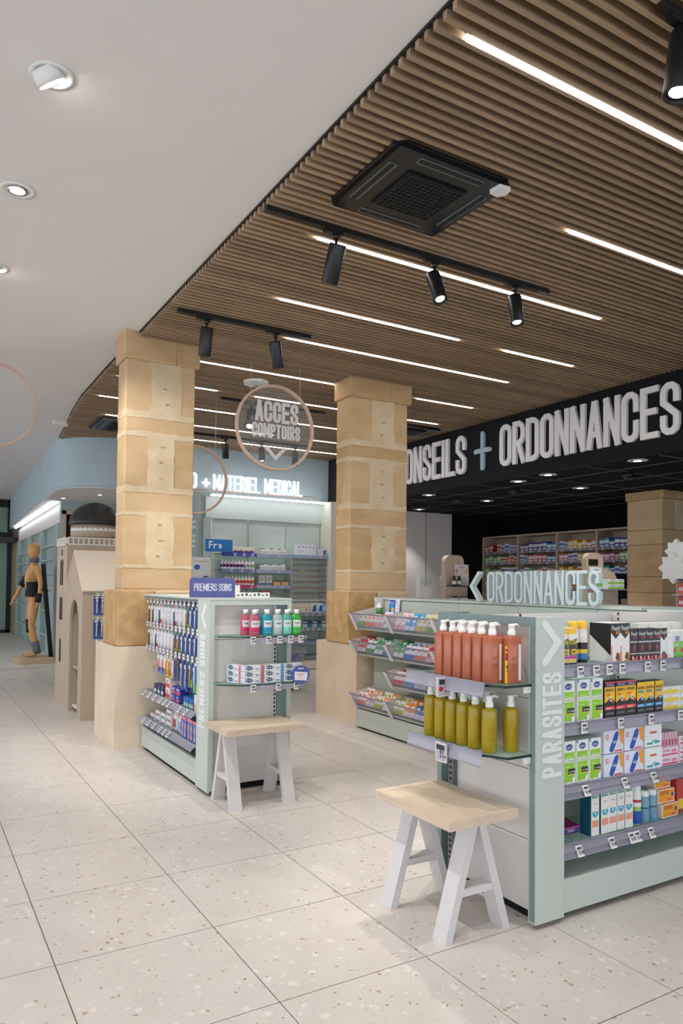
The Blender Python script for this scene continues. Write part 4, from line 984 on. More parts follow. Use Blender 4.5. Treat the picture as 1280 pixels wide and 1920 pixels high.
for z in (1.035, .728):
    b = B().prism([(1.722, 4.535), (2.285, 4.535), (2.285, 4.31), (1.86, 4.31), (1.722, 4.42)], lambda u, v, q: (u, v, q), z-.01, z-.002, 'glass')
    for p, q in (((1.722, 4.42), (1.86, 4.31)), ((1.86, 4.31), (2.285, 4.31))): b.beam((p[0], p[1]-.001, z-.006), (q[0], q[1]-.001, z-.006), .003, .008, 'glass_edge')
    g.part('end_shelf', b)
    b = B(); b.quad((1.86, 4.306, z-.045), (2.29, 4.306, z-.045), (2.29, 4.308, z), (1.86, 4.308, z), 'acrylic_lilac'); g.part('price_rail', b)
for x in (1.92, 2.03, 2.11, 2.19, 2.265): g.inst(TAG, 'price_tag', (x, 4.304, 1.008))
for x in (1.925, 2.105, 2.235): g.inst(TAG, 'price_tag', (x, 4.304, .70))
def mouthwash(col, lab):
    b = B(); h = .14; r = .0365; sy = .6
    b.lathe([(r*.92, 0), (r, .005), (r, h-.03), (r*.75, h-.01), (r*.4, h), (r*.4, h+.004)], col, 20, (0, 0, 0), 1, sy)
    return b, h, r, sy
def put_wash(col, lcol, x, y, label):
    t = thing('mouthwash_bottle', label, 'bottle', (x, y, 1.034), random.uniform(-.1, .1), 'mouthwash bottles')
    b, h, r, sy = mouthwash(col, lcol); b.obj('body', t)
    B().lathe([(.0165, h), (.0165, h+.026), (.014, h+.028)], 'cap_white', 16).obj('cap', t)
    l = B(); n = 6; R_ = r+.0008
    for k in range(n):
        a, c = -PI/2-.85+k*1.7/n, -PI/2-.85+(k+1)*1.7/n
        P = lambda an, z: (R_*math.cos(an), R_*sy*math.sin(an), z)
        l.quad(P(a, .012), P(c, .012), P(c, .055), P(a, .055), flat(lcol))
        l.quad(P(a, .055), P(c, .055), P(c, .062), P(a, .062), 'white')
        l.quad(P(a, .064), P(c, .064), P(c, .098), P(a, .098), flat((236, 238, 240)))
        l.quad(P(a, .02), P(c, .02), P(c, .024), P(a, .024), flat((210, 226, 232)))
    text(l, 'Eludril', (-.024, -R_*sy-.0012, .073), UX, UZ, .006, .018, .002, .0015, flat((50, 60, 80)), 0, .0003, width=.044)
    l.obj('label', t)
WB = [('rinse_pink', (206, 40, 96), 1.955, 4.365, 'pink mouthwash bottle in front at the left end'), ('rinse_pink', (206, 40, 96), 1.925, 4.44, 'pink mouthwash bottle behind the front pink one'),
      ('rinse_cyan', (30, 150, 190), 2.045, 4.365, 'cyan mouthwash bottle in front, blue label'), ('rinse_cyan', (40, 130, 170), 1.998, 4.435, 'cyan mouthwash bottle in the rear turned sideways'), ('rinse_cyan', (40, 130, 170), 2.075, 4.44, 'cyan mouthwash bottle hidden behind the front cyan one'),
      ('rinse_clear', (190, 200, 206), 2.12, 4.365, 'clear mouthwash bottle with grey label'), ('rinse_teal', (120, 210, 196), 2.19, 4.365, 'pale teal mouthwash bottle in front'), ('rinse_teal', (120, 210, 196), 2.165, 4.44, 'pale teal mouthwash bottle in the rear row'),
      ('rinse_green', (70, 180, 80), 2.262, 4.365, 'green mouthwash bottle at the right end of the front row'), ('rinse_green', (70, 180, 80), 2.245, 4.44, 'green mouthwash bottle behind the right front one')]
for a in WB: put_wash(*a)
def paste(acc): return carton(.135, .038, .045, (234, 234, 238), [(circle(.28, .5, .22, .32), (30, 60, 120)), (.05, .86, .3, .94, (90, 160, 80)), (.86, 0, 1, 1, acc), (.6, .25, .8, .45, (120, 150, 190))], [('Oral B', .1, .36, .36, .36, (236, 240, 248))]).mesh('toothpaste_box')
ps = [paste((226, 110, 110)), paste((90, 150, 196)), paste((226, 226, 232))]
for i, x in enumerate((1.945, 2.09, 2.232)):
    for k in range(3): put(ps[i], 'toothpaste_box', 'white toothpaste box with dark blue oval, %s of the %s stack' % (('bottom', 'middle', 'top')[k], ('left', 'centre', 'right')[i]), 'box', (x, 4.345, .728+k*.0395), random.uniform(-.02, .02), 'toothpaste boxes on the end shelf')
for k in range(3): put(ps[0], 'toothpaste_box', 'toothpaste box end-on at the far left, %s of three' % ('bottom', 'middle', 'top')[k], 'box', (1.842, 4.43+.0, .728+k*.0395), -1.25, 'toothpaste boxes end-on')
t = thing('promotion_sign', 'round blue promotion sign standing before the toothpaste boxes', 'sign', (2.262, 4.30, .728))
b = B().prism(circle(0, .045, .068, .062, 24), lambda u, v, q: (u, q, v), -.006, 0, flat((74, 98, 168))); b.obj('disc', t)
b = B(); b.quad((-.046, -.0068, .012), (.046, -.0068, .004), (.052, -.0068, .058), (-.046, -.0068, .068), flat((236, 232, 240)))
for k, z in enumerate((.05, .042, .03, .022)): b.box(-.03+.008*k, -.0076, z, .025-.006*k, -.007, z+.003, flat((226, 120, 130)))
b.box(-.02, -.0075, .08, .024, -.007, .09, flat((190, 200, 224))); b.obj('print', t)
t = thing('header_sign', 'rounded dark blue PREMIERS SOINS sign on top of the first-aid gondola', 'sign', (1.80, 4.72, GT))
b = B(); pts = [(-.16, 0), (.155, 0), (.155, .115)]+[(.155-.02+.02*math.cos(a), .115+.02*math.sin(a)) for a in (0, .8, PI/2)]+[(-.14-.02*math.sin(a), .115+.02*math.cos(a)) for a in (0, .8, PI/2)]+[(-.16, .1)]
B().prism(pts, lambda u, v, q: (u, q, v), -.006, 0, flat((78, 84, 142))).obj('board', t)
b = B(); text(b, 'PREMIERS SOINS', (-.13, -.007, .045), UX, UZ, .02, .05, .0048, .0036, flat((226, 226, 234)), 0, .0006, width=.26); b.obj('lettering', t)
t.rotation_euler = (0, 0, -.12)
b = B().box(0, 0, 0, .26, .004, .036, 'white')
for k in range(8): b.box(.012+k*.031, -.0008, .012, .028+k*.031, 0, .02+.006*(k % 3), flat((70, 74, 84)))
put(b.mesh('notice_card'), 'notice_card', 'white card with small dark symbols on the gondola top edge', 'card', (1.96, 4.70, GT))

# peg hooks and hanging packs on the long side (packs face -X)
def hook_me():
    b = B(); b.tube([(0, 0, 0), (0, -.25, .004), (0, -.268, .012)], .0025, 'panel_white', 6)
    b.box(-.026, -.274, -.010, .026, -.270, .04, 'acrylic_lilac'); b.box(-.017, -.2755, -.004, .017, -.274, .034, 'white')
    b.box(-.009, -.2762, .012, .009, -.2755, .021, flat((60, 60, 66))); return b.mesh('peg_hook')
HOOK = hook_me()
def brush_pack(card, card2, body, w=.05, h=.17, acc=(230, 232, 236)):
    w *= 1.3; h *= 1.04
    b = B(); b.box(-w/2, 0, -h, w/2, .0015, 0, flat(card))
    b.quad((-w/2, -.0004, -h), (w/2, -.0004, -h), (w/2, -.0004, -h*.7), (-w/2, -.0004, -h*.7), flat(card2))
    b.quad((-w*.3, -.0004, -h*.14), (w*.3, -.0004, -h*.14), (w*.3, -.0004, -h*.05), (-w*.3, -.0004, -h*.05), flat(acc))
    b.tube([(0, -.008, -h*.9), (0, -.01, -h*.5), (0, -.007, -h*.22)], [.005, .006, .003], flat(body), 6)
    b.box(-.006, -.016, -h*.3, .006, -.006, -h*.17, flat((240, 240, 244)))
    b.quad((-w*.38, -.019, -h*.94), (w*.38, -.019, -h*.94), (w*.38, -.019, -h*.12), (-w*.38, -.019, -h*.12), 'acrylic')
    return b.mesh('brush_pack')
WHT = brush_pack((232, 232, 234), (226, 226, 230), (228, 228, 232), .052, .17, (90, 84, 92)); WHR = brush_pack((236, 236, 238), (210, 80, 90), (60, 90, 140), .052, .17, (220, 110, 60))
CRM = brush_pack((232, 222, 196), (232, 222, 196), (60, 60, 66), .05, .17, (70, 64, 60))
BLU = brush_pack((34, 62, 140), (40, 80, 160), (210, 226, 240), .045, .18, (220, 226, 236)); BLG = brush_pack((52, 84, 130), (110, 170, 70), (230, 150, 60), .05, .18, (90, 190, 90))
CYN = brush_pack((28, 130, 200), (80, 170, 80), (230, 240, 246), .06, .21, (236, 240, 244)); NAV = brush_pack((24, 44, 120), (30, 60, 150), (180, 200, 230), .05, .22, (60, 110, 190))
BAG = brush_pack((226, 226, 220), (60, 110, 170), (220, 100, 120), .085, .16, (60, 100, 170)); ORG = brush_pack((228, 200, 160), (206, 170, 90), (226, 130, 60), .055, .17, (236, 226, 200))
DESC = {WHT.name: 'white', WHR.name: 'white and red', CRM.name: 'cream', BLU.name: 'blue', BLG.name: 'blue and green', CYN.name: 'bright cyan', NAV.name: 'tall navy', BAG.name: 'wide white and blue', ORG.name: 'tan and orange'}
rows = [(1.215, [BLG, BLU, BLU, BLG, WHT, WHT, WHR, WHT, WHT, WHT, WHR, WHT, CRM, CRM]), (1.02, [BLG, BLU, BLU, BLU, BLU, BLG, BLG, WHT, WHT, WHT, WHT, WHR, WHT, CRM]), (.83, [CYN, CYN, BLG, NAV, NAV, None, BLU, ORG, ORG, BAG, BAG, None, None, None])]
for r_, (z, packs) in enumerate(rows):
    for k in range(14):
        y = 4.765+k*.092; g.inst(HOOK, 'peg_hook', (1.985, y, z), RX)
        m_ = packs[k]
        if m_ is None: continue
        for q in range(3):
            lab = '%s toothbrush pack, hook %s from the pillar, %s row, %s' % (DESC[m_.name], ('one', 'two', 'three', 'four', 'five', 'six', 'seven', 'eight', 'nine', 'ten', 'eleven', 'twelve', 'thirteen', 'fourteen')[k], ('upper', 'middle', 'lower')[r_], ('front', 'second', 'third')[q])
            put(m_, 'toothbrush_pack', lab, 'pack', (1.735+q*.035, y, z-.005), RX+random.uniform(-.05, .05), 'hanging toothbrush packs')
for z in (.49, .27):
    g.part('shelf', B().box(1.70, 4.71, z-.012, 1.985, 6.03, z, 'sage_dark'))
    b = B(); b.quad((1.695, 6.03, z+.012), (1.655, 6.03, z-.028), (1.655, 4.71, z-.028), (1.695, 4.71, z+.012), 'acrylic_lilac'); g.part('price_rail', b)
    for y in (4.85, 4.98, 5.22, 5.32, 5.42, 5.58, 5.72, 5.86)[0 if z > .3 else 2:]: 
        o = g.inst(TAG, 'price_tag', (1.667, y, z-.008), RX, -.7)
def cbox(w, h, d, c1, c2, c3=None, txt=None):
    p = [(.08, .1, .92, .45, c2)]+([(.1, .6, .7, .8, c3)] if c3 else [])
    return carton(w, h, d, c1, p, [(txt, .15, .55, .7, .25, (240, 240, 244))] if txt else ()).mesh('box')
low = [('blue box with pale label', cbox(.05, .16, .06, (20, 92, 160), (150, 190, 170), (220, 230, 236)), 6, 4.76, .058, .49), ]
def rowX(mes, name, label, cat, ys, x, z, group, where):
    n = len(ys)
    for i, y in enumerate(ys):
        m_ = mes[i % len(mes)] if isinstance(mes, list) else mes
        q = ('nearest', 'second', 'third', 'fourth', 'fifth', 'sixth', 'seventh', 'eighth', 'ninth', 'tenth', 'eleventh', 'twelfth')[i] if n > 1 else ''
        put(m_, name, ' '.join((label+', '+(q+' to the camera, ' if q else '')+where).split()), cat, (x+random.uniform(0, .004), y, z), RX+random.uniform(-.04, .04), group if n > 1 else None)
rowX(cbox(.05, .11, .06, (226, 214, 206), (236, 150, 110), (230, 230, 230)), 'box', 'cream and salmon box', 'box', (4.76, 4.815), 1.72, .491, 'salmon boxes', 'upper low shelf')
rowX(cbox(.045, .075, .06, (20, 96, 170), (170, 200, 160)), 'box', 'small blue and green box', 'box', (4.88, 4.93, 4.98, 5.03), 1.72, .491, 'small blue boxes', 'upper low shelf')
rowX(cbox(.055, .16, .06, (16, 84, 150), (40, 120, 190), (60, 150, 210)), 'box', 'tall deep blue box', 'box', (4.88, 4.94, 5.0, 5.06, 5.12), 1.80, .491, 'tall deep blue boxes', 'upper low shelf')
rowX(cbox(.09, .055, .07, (60, 70, 150), (220, 80, 110), (120, 150, 210)), 'box', 'violet and pink box', 'box', (5.2, 5.3), 1.72, .491, 'violet boxes', 'upper low shelf')
rowX(cbox(.09, .055, .07, (50, 60, 150), (220, 60, 80), (190, 200, 226)), 'box', 'violet and pink box upon another', 'box', (5.2, 5.3), 1.725, .5465, 'violet boxes above', 'upper low shelf')
b = carton(.1, .075, .07, (232, 222, 218), [(0, .08, 1, .5, (214, 60, 54))], [('SOIN', .2, .6, .5, .25, (200, 80, 80))]).mesh('box')
for k in range(2): put(b, 'box', 'white box with wide red band, %s one on the upper low shelf' % ('lower', 'upper')[k], 'box', (1.73, 5.46, .491+k*.0765), RX, 'red banded boxes')
rowX(cbox(.07, .075, .05, (50, 60, 90), (226, 220, 220)), 'box', 'dark blue jar-like box with white label', 'box', (5.6, 5.69, 5.78), 1.73, .491, 'dark blue small boxes', 'upper low shelf')
b = carton(.06, .15, .06, (70, 110, 180), [([(.3, .05), (.85, .1), (.7, .45), (.95, .6), (.6, .8), (.35, .55), (.5, .35)], (240, 160, 150)), (0, .85, 1, 1, (236, 130, 150))], []).mesh('box')
rowX(b, 'box', 'blue box with pink figure print', 'box', (4.76, 4.825, 4.89, 4.955, 5.02, 5.085), 1.72, .271, 'blue and pink boxes', 'bottom shelf')
def bag(c, c2):
    b = B(); pts = []
    b.lathe([(.045, 0), (.055, .03), (.052, .1), (.04, .13), (.012, .15)], flat(c), 14, (0, .03, 0), 1, .55)
    b.quad((-.03, -.0012, .03), (.03, -.0012, .03), (.028, -.0002, .09), (-.028, -.0002, .09), flat(c2)); return b.mesh('bag')
rowX([bag((226, 222, 226), (160, 180, 220)), bag((222, 214, 214), (190, 60, 70))], 'soft_pack', 'soft white pack', 'pack', (5.18, 5.3), 1.73, .271, None, 'bottom shelf')
b = cbox(.11, .045, .07, (232, 228, 228), (120, 116, 120))
for s_, y in enumerate((5.42, 5.56, 5.7, 5.84)):
    for k in range(3 if s_ == 0 else 2 if s_ < 3 else 1): put(b, 'box', 'flat white box with grey print, layer %s of stack %s from the camera' % (('one', 'two', 'three')[k], ('one', 'two', 'three', 'four')[s_]), 'box', (1.73, y, .271+k*.046), RX, 'flat white boxes, bottom shelf')
# slim blue drawer packs on the front of the low shelf

# ================================================================== bin display (running away along the column row)
g = Fix('bin_display', 'long sage green display with clear tilted bins of small boxes, right of middle column', 'display stand', (3.95, 4.6, 0))
GT = 1.25; Y0, Y1 = 2.95, 5.96
for a, c in ((4.709, 5.955), (4.026, 4.703), (3.3, 4.02), (2.95, 3.294)):
    g.part('back_panel', B().box(3.955, a, .05, 3.97, c, GT-.025, 'sage'))
g.part('end_panel', B().box(3.955, 5.955, .03, 4.45, 5.975, GT-.02, 'sage'))
g.part('top_panel', B().box(3.945, Y0, GT-.02, 4.45, 5.975, GT, 'sage'))
g.part('rear_panel', B().box(4.43, Y0, .03, 4.45, 5.955, GT-.02, 'sage'))
g.part('kick_panel', B().box(3.745, Y0, .02, 3.765, Y1, .185, 'sage').box(3.765, Y0, .165, 3.95, Y1, .185, 'sage_dark'))
g.part('plinth_base', B().box(3.78, Y0, 0, 4.4, Y1, .022, 'shadowgap'))
DIV = [5.955, 5.36, 4.70, 4.05, 3.4]
BINZ = ((1.095, .955, 0), (.838, .71, 0), (.60, .47, 1), (.335, .21, 0))
for zt, zb, skip in BINZ:
    y1 = DIV[skip]
    b = B().prism([(3.75, zb-.012), (3.955, zb+.03), (3.955, zb+.045), (3.745, zb)], lambda u, v, q: (u, q, v), Y0, y1, 'sage'); g.part('bin_floor', b)
    b = B(); b.quad((3.745, y1, zb), (3.66, y1, zt), (3.66, Y0, zt), (3.745, Y0, zb), 'bin_clear')
    g.part('bin_front', b)
    g.part('bin_rim', B().tube([(3.66, y1, zt), (3.66, Y0, zt)], .007, 'acrylic_lilac', 6))
    for y in DIV[skip:]:
        b = B().prism([(3.74, zb), (3.66, zt), (3.955, zt+.06), (3.955, zb+.03)], lambda u, v, q: (u, q, v), y-.004, y, 'panel_white' ); g.part('bin_divider', b)
        b = B().prism([(3.742, zb-.015), (3.655, zt), (3.652, zt-.005), (3.735, zb-.018)], lambda u, v, q: (u, q, v), y-.03, y+.012, 'white'); g.part('bin_clip', b)
# cartons tumbled in the bins
PAL = {0: [((236, 232, 226), (120, 170, 80)), ((240, 236, 228), (236, 130, 90)), ((236, 226, 230), (236, 170, 170)), ((90, 180, 220), (220, 236, 244)), ((240, 234, 220), (200, 200, 80))],
       1: [((236, 230, 224), (230, 120, 80)), ((200, 50, 60), (236, 220, 220)), ((236, 240, 238), (60, 150, 90)), ((70, 160, 100), (226, 236, 226)), ((232, 234, 240), (60, 110, 190))],
       2: [((236, 232, 230), (220, 60, 70)), ((238, 238, 240), (90, 150, 190)), ((30, 110, 140), (200, 220, 226)), ((240, 232, 210), (226, 160, 60))],
       3: [((236, 232, 220), (170, 190, 60)), ((238, 150, 90), (240, 236, 230)), ((60, 120, 160), (226, 230, 236)), ((240, 236, 230), (220, 100, 60)), ((214, 160, 140), (236, 230, 226))]}
random.seed(21)
MEC = {}
def pal_box(c1, c2, w, h, d):
    k = (c1, c2, w, h, d)
    if k not in MEC:
        MEC[k] = carton(w, h, d, c1, [(0, .0, 1, .34, c2), (.1, .62, .7, .8, c2)], [], top=c1).mesh('box')
    return MEC[k]
CN = {(120, 170, 80): 'green', (236, 130, 90): 'orange', (236, 170, 170): 'pink', (220, 236, 244): 'sky blue', (200, 200, 80): 'yellow', (230, 120, 80): 'orange', (236, 220, 220): 'dark red', (60, 150, 90): 'green',
      (226, 236, 226): 'mid green', (60, 110, 190): 'blue', (220, 60, 70): 'red', (90, 150, 190): 'pale blue', (200, 220, 226): 'petrol blue', (226, 160, 60): 'amber', (170, 190, 60): 'lime', (240, 236, 230): 'orange',
      (226, 230, 236): 'steel blue', (220, 100, 60): 'orange red', (236, 230, 226): 'salmon'}
def colname(c1, c2):
    return (('white and ' if min(c1) > 190 else '')+CN.get(c2, 'coloured'))
ROWN = ('top bin row', 'second bin row', 'third bin row', 'lowest bin row'); BINN = ('first', 'second', 'third', 'fourth')
for r_, (zt, zb, skip) in enumerate(BINZ):
    for s_ in range(skip, 4):
        ya, yb = DIV[s_]-.008, (DIV[s_+1] if s_ < 4 else Y0)+.008
        if s_ == 3: continue
        n = 8; step = (ya-yb)/n; cnt = 0
        for k in range(n):
            c1, c2 = PAL[r_][(k//2+s_*2+r_) % len(PAL[r_])]
            w = step*.93; 
            for j in range(2):
                if r_ == 0 and s_ == 0 and j and k < 4: continue
                x = 3.742+j*.085; zz = zb+.012+j*.03
                o = put(pal_box(c1, c2, round(w, 3), .118, .03), 'medicine_box', '%s box, place %s in its %s bin, %s%s' % (colname(c1, c2), ('one', 'two', 'three', 'four', 'five', 'six', 'seven', 'eight')[k], BINN[s_], ROWN[r_], ' rear' if j else ''),
                        'box', (x-.002, ya-step*(k+.5), zz+.016), RX, 'small boxes in the clear bins', random.uniform(.32, .42)*-1)
# spray bottle and blue leaflet at the column end of the top row
t = thing('spray_bottle', 'white trigger spray bottle standing in the first top bin', 'bottle', (3.895, 5.80, 1.075), RX)
B().lathe([(.03, 0), (.032, .01), (.032, .1), (.013, .13), (.013, .14)], 'cap_white', 14).lathe([(.0325, .02), (.0325, .08)], flat((90, 150, 90)), 14).obj('body', t)
B().box(-.012, -.04, .14, .012, .03, .165, 'white').box(-.006, -.035, .115, .006, -.028, .14, 'white').obj('trigger', t)
b = carton(.17, .14, .006, (232, 234, 240), [(.04, .05, .62, .95, (34, 90, 190)), (.12, .3, .5, .7, (60, 150, 220)), (circle(.4, .3, .14, .14), (240, 200, 50)), (.66, .1, .95, .9, (226, 228, 236))], [('SALE', .1, .7, .4, .12, (240, 240, 250))])
put(b.mesh('leaflet_holder'), 'leaflet_holder', 'blue picture card standing at the rear of the first top bin', 'card', (3.92, 5.60, 1.10), RX, None, -.1)

# ORDONNANCES letters with arrow, standing on top
t = thing('standing_sign', 'pale mist blue ORDONNANCES letters with arrow standing on the bin display', 'sign', (3.99, 3.9, 1.25))
letter_parts(t, 'ORDONNANCES', (-.05, .408, .0), UmY, UZ, .09, .236, .022, .012, 'letter_mist', .038, 1.07)
b = B(); ribbon(b, [(.10, .225), (.012, .12), (.10, .012)], .028, Vector((-.05, .60, 0)), Vector(UmY), Vector(UZ), 0, .045, 'letter_mist', True); b.obj('arrow', t)
put(carton(.15, .085, .003, (238, 236, 230), [(.05, .9, .95, .93, (210, 210, 206))]).mesh('blank_card'), 'blank_card', 'plain white card standing behind the blue PREMIERS SOINS sign', 'card', (1.985, 4.86, 1.275))

# ================================================================== medical supplies wall unit
g = Fix('medical_shelving', 'pale sage lit wall shelving below the glowing MATERIEL MEDICAL sign', 'shelving', (4.9, 10.5, 0))
g.part('header_panel', B().box(3.92, 10.62, 2.37, 5.96, 10.64, 2.70, 'sage_pale'))
g.part('light_strip', B().box(3.93, 10.40, 2.69, 6.25, 10.46, 2.715, 'led_soft'))
for a, c in ((3.96, 4.62), (4.625, 5.28), (5.285, 5.95)): g.part('back_panel', B().box(a, 10.66, .2, c, 10.68, 2.37, 'sage_pale'))
g.part('side_panel', B().box(3.905, 10.36, .2, 3.925, 10.68, 2.37, 'sage')); g.part('side_panel', B().box(5.95, 10.30, 0, 6.13, 10.65, 2.72, 'cream'), label='cream pillar panel')
for x in (3.935, 4.62, 5.28):
    b = B().box(x, 10.63, .25, x+.02, 10.66, 2.37, 'panel_white')
    for k in range(60): b.box(x+.005, 10.628, .3+k*.034, x+.015, 10.63, .32+k*.034, 'black')
    g.part('slotted_upright', b)
g.part('base_deck', B().box(3.93, 10.27, .155, 5.95, 10.66, .215, 'sage_dark')); g.part('plinth_board', B().box(3.93, 10.29, .01, 5.95, 10.31, .15, 'oak_pale')); g.part('plinth_base', B().box(3.95, 10.32, 0, 5.93, 10.6, .15, 'shadowgap'))
def wshelf(x0, x1, z, lip=(150, 156, 196)):
    g.part('shelf', B().box(x0, 10.36, z-.012, x1, 10.66, z, 'glass'))
    b = B().box(x0, 10.35, z-.05, x1, 10.357, z+.004, flat(lip)); g.part('price_rail', b)
for z, l1 in ((1.83, (70, 84, 180)), (1.585, (120, 130, 180)), (1.34, (200, 70, 130))): wshelf(4.08, 4.66, z, l1)
for z in (1.83, 1.585, 1.34): wshelf(4.665, 5.27, z, (160, 170, 206))
wshelf(5.29, 5.94, 1.83, (150, 170, 200))
for z in (.905, .665, .45): wshelf(4.66, 5.94, z, (140, 150, 180))
for x, z in ((4.30, 1.81), (4.45, 1.81), (4.59, 1.81), (4.25, 1.565), (4.42, 1.565), (4.6, 1.565), (4.58, 1.32), (4.85, 1.81), (5.06, 1.81), (4.85, 1.56), (5.05, 1.56), (4.75, 1.32), (4.87, 1.32), (4.99, 1.32), (5.12, 1.32), (5.6, 1.81), (5.8, 1.81),
             (5.42, .88), (5.55, .88), (5.67, .88), (5.8, .88), (5.9, .88), (5.38, .64), (5.48, .64), (5.58, .64), (5.68, .64), (5.78, .64), (5.88, .64)):
    g.inst(TAG, 'price_tag', (x, 10.349, z))
def wrow(mes, name, label, xs_, z, group, where='medical wall shelving', y=10.40):
    row(mes, name, label, name.replace('_', ' ').split()[-1], xs_, y, z, group, where)
wrow(carton(.17, .1, .1, (240, 236, 228), [(0, 0, 1, .3, (70, 60, 160)), ([(0, .3), (.2, .5), (.5, .38), (.8, .55), (1, .3)], (190, 120, 70))]).mesh('cream_carton'), 'food_carton', 'white carton with brown cream swirl and violet base', (4.20, 4.375, 4.55), 1.833, 'dessert cartons', 'top left shelf')
def drink(b1, b2):
    b = B().lathe([(.026, 0), (.027, .005), (.027, .03), (.027, .035, flat(b1)), (.027, .07, flat(b1)), (.027, .075, flat((238, 236, 240))), (.026, .105, flat((238, 236, 240))), (.012, .12, flat((238, 236, 240))), (.014, .122, flat((240, 240, 244))), (.013, .145, flat((240, 240, 244)))], flat((236, 234, 240)), 12)
    b.prism(circle(0, .06, .009, .03), lambda u, v, q: (u, q, v), -.0285, -.026, flat(b2)); return b.mesh('drink_bottle')
D1, D2, D3 = drink((60, 50, 110), (180, 60, 160)), drink((120, 190, 206), (230, 140, 60)), drink((214, 60, 70), (232, 120, 60))
wrow(D1, 'drink_bottle', 'white drink bottle with violet band', tuple(4.11+.056*k for k in range(7)), 1.588, 'violet banded bottles', 'second shelf')
wrow(D2, 'drink_bottle', 'white drink bottle with orange mark and pale blue band', tuple(4.51+.056*k for k in range(3)), 1.588, 'orange marked bottles', 'second shelf')
wrow(D3, 'drink_bottle', 'white drink bottle with red band', tuple(4.17+.056*k for k in range(9)), 1.343, 'red banded bottles', 'third shelf')
gb = carton(.14, .085, .1, (238, 236, 236), [(.0, .86, .4, 1, (60, 130, 110)), (.1, .15, .9, .5, (206, 200, 204))]).mesh('supply_box')
wrow(gb, 'supply_box', 'flat white box with green corner', (4.83, 4.975, 5.12), 1.833, 'white boxes with green corner, top', 'top shelf')
wrow(gb, 'supply_box', 'flat white box with green corner, lower', (4.82, 4.965, 5.11), 1.588, 'white boxes with green corner, second', 'second shelf')
gb2 = carton(.10, .15, .1, (234, 230, 228), [(0, 0, 1, .25, (90, 110, 170)), (.1, .4, .8, .8, (206, 196, 190))]).mesh('supply_box')
wrow(gb2, 'supply_box', 'upright white box with blue foot', (4.78, 4.90), 1.343, 'blue footed boxes', 'third shelf')
wrow(carton(.12, .08, .1, (226, 190, 140), [(0, .7, 1, 1, (120, 90, 80))]).mesh('supply_box'), 'supply_box', 'tan box with brown top', (5.04, 5.18), 1.343, 'tan boxes', 'third shelf')
wrow(carton(.17, .05, .08, (214, 60, 50), [(.1, .3, .9, .5, (240, 150, 130))]).mesh('supply_box'), 'supply_box', 'flat bright red pack under the third shelf', (4.86,), 1.20, None, '')
wrow(carton(.36, .175, .1, (232, 236, 246), [(.08+.19*k, .7, .16+.19*k, .82, (160, 150, 180)) for k in range(5)]+[(.1, .2, .3, .4, (214, 222, 240))]).mesh('dispenser_box'), 'dispenser_box', 'wide white dispenser box with a row of small marks', (5.56,), 1.833, None, 'top shelf')
wrow(carton(.16, .11, .1, (232, 234, 240), [(.65, .1, .95, .8, (50, 100, 200)), (.1, .3, .4, .6, (220, 206, 210))]).mesh('supply_box'), 'supply_box', 'white box with blue square at right of the dispenser box', (5.85,), 1.833, None, 'top shelf')
g.part('shelf', B().box(4.08, 10.36, 1.185, 5.27, 10.66, 1.197, 'glass'))
t = thing('brand_sign', 'bright blue projecting sign reading Fre at the left of the wall shelving', 'sign', (4.01, 10.30, 1.84))
B().box(-.21, -.006, 0, .22, .006, .185, flat((26, 112, 188))).obj('board', t)
b = B(); text(b, 'Fre', (-.155, -.007, .045), UX, UZ, .06, .11, .018, .012, flat((236, 240, 248)), 0, .001); b.obj('lettering', t)
t = place(carton(.3, .33, .2, (226, 226, 230), [(circle(.3, .55, .16, .12), (40, 110, 190)), (.1, .8, .9, .84, (180, 180, 190)), (.6, .1, .9, .16, (60, 90, 140))]).mesh('appliance_box'), 'appliance_box', None, (3.74, 10.30, 1.42), 0, 'white appliance box with blue dot left of the wall shelving', 'box')
t = place(B().box(-.18, 0, 0, .135, .3, 1.419, 'sage').mesh('pedestal'), 'pedestal', None, (3.76, 10.28, 0), 0, 'sage pedestal under the white appliance box', 'pedestal')
# eyewear rack
r_ = Fix('eyewear_rack', 'tall wall rack of reading glasses in wire rows right of the shelving', 'rack', (5.61, 10.5, 1.1))
for k in range(8):
    z = 1.745-k*.092; r_.part('rack_bar', B().box(5.29, 10.40, z, 5.94, 10.42, z+.014, 'white'))
r_.part('rack_side', B().box(5.285, 10.40, 1.08, 5.295, 10.655, 1.78, 'letter_grey')); r_.part('rack_side', B().box(5.935, 10.40, 1.08, 5.945, 10.655, 1.78, 'letter_grey'))
def glasses(c):
    b = B()
    for s_ in (-1, 1):
        b.tube([(s_*.033+.026*math.cos(a*PI/5), 0, .019*math.sin(a*PI/5)) for a in range(10)], .004, flat(c), 5, True)
        b.tube([(s_*.06, 0, .01), (s_*.062, .02, .01), (s_*.058, .09, .004)], .002, flat(c), 4)
    b.tube([(-.008, 0, .006), (0, -.001, .01), (.008, 0, .006)], .0025, flat(c), 5); return b.mesh('reading_glasses')
GL = [(glasses(c), n) for c, n in (((40, 34, 36), 'black'), ((120, 60, 50), 'tortoise brown'), ((150, 60, 70), 'wine red'), ((90, 96, 110), 'slate grey'), ((190, 150, 120), 'tan'), ((60, 80, 90), 'petrol'))]
random.seed(4)
for k in range(7):
    for j in range(5):
        m_, n_ = random.choice(GL)
        put(m_, 'reading_glasses', '%s reading glasses, rack row %s from top, place %s from left' % (n_, ('one', 'two', 'three', 'four', 'five', 'six', 'seven')[k], ('one', 'two', 'three', 'four', 'five')[j]), 'glasses', (5.36+j*.124, 10.383, 1.745-k*.092+.02), 0, 'reading glasses on the rack')
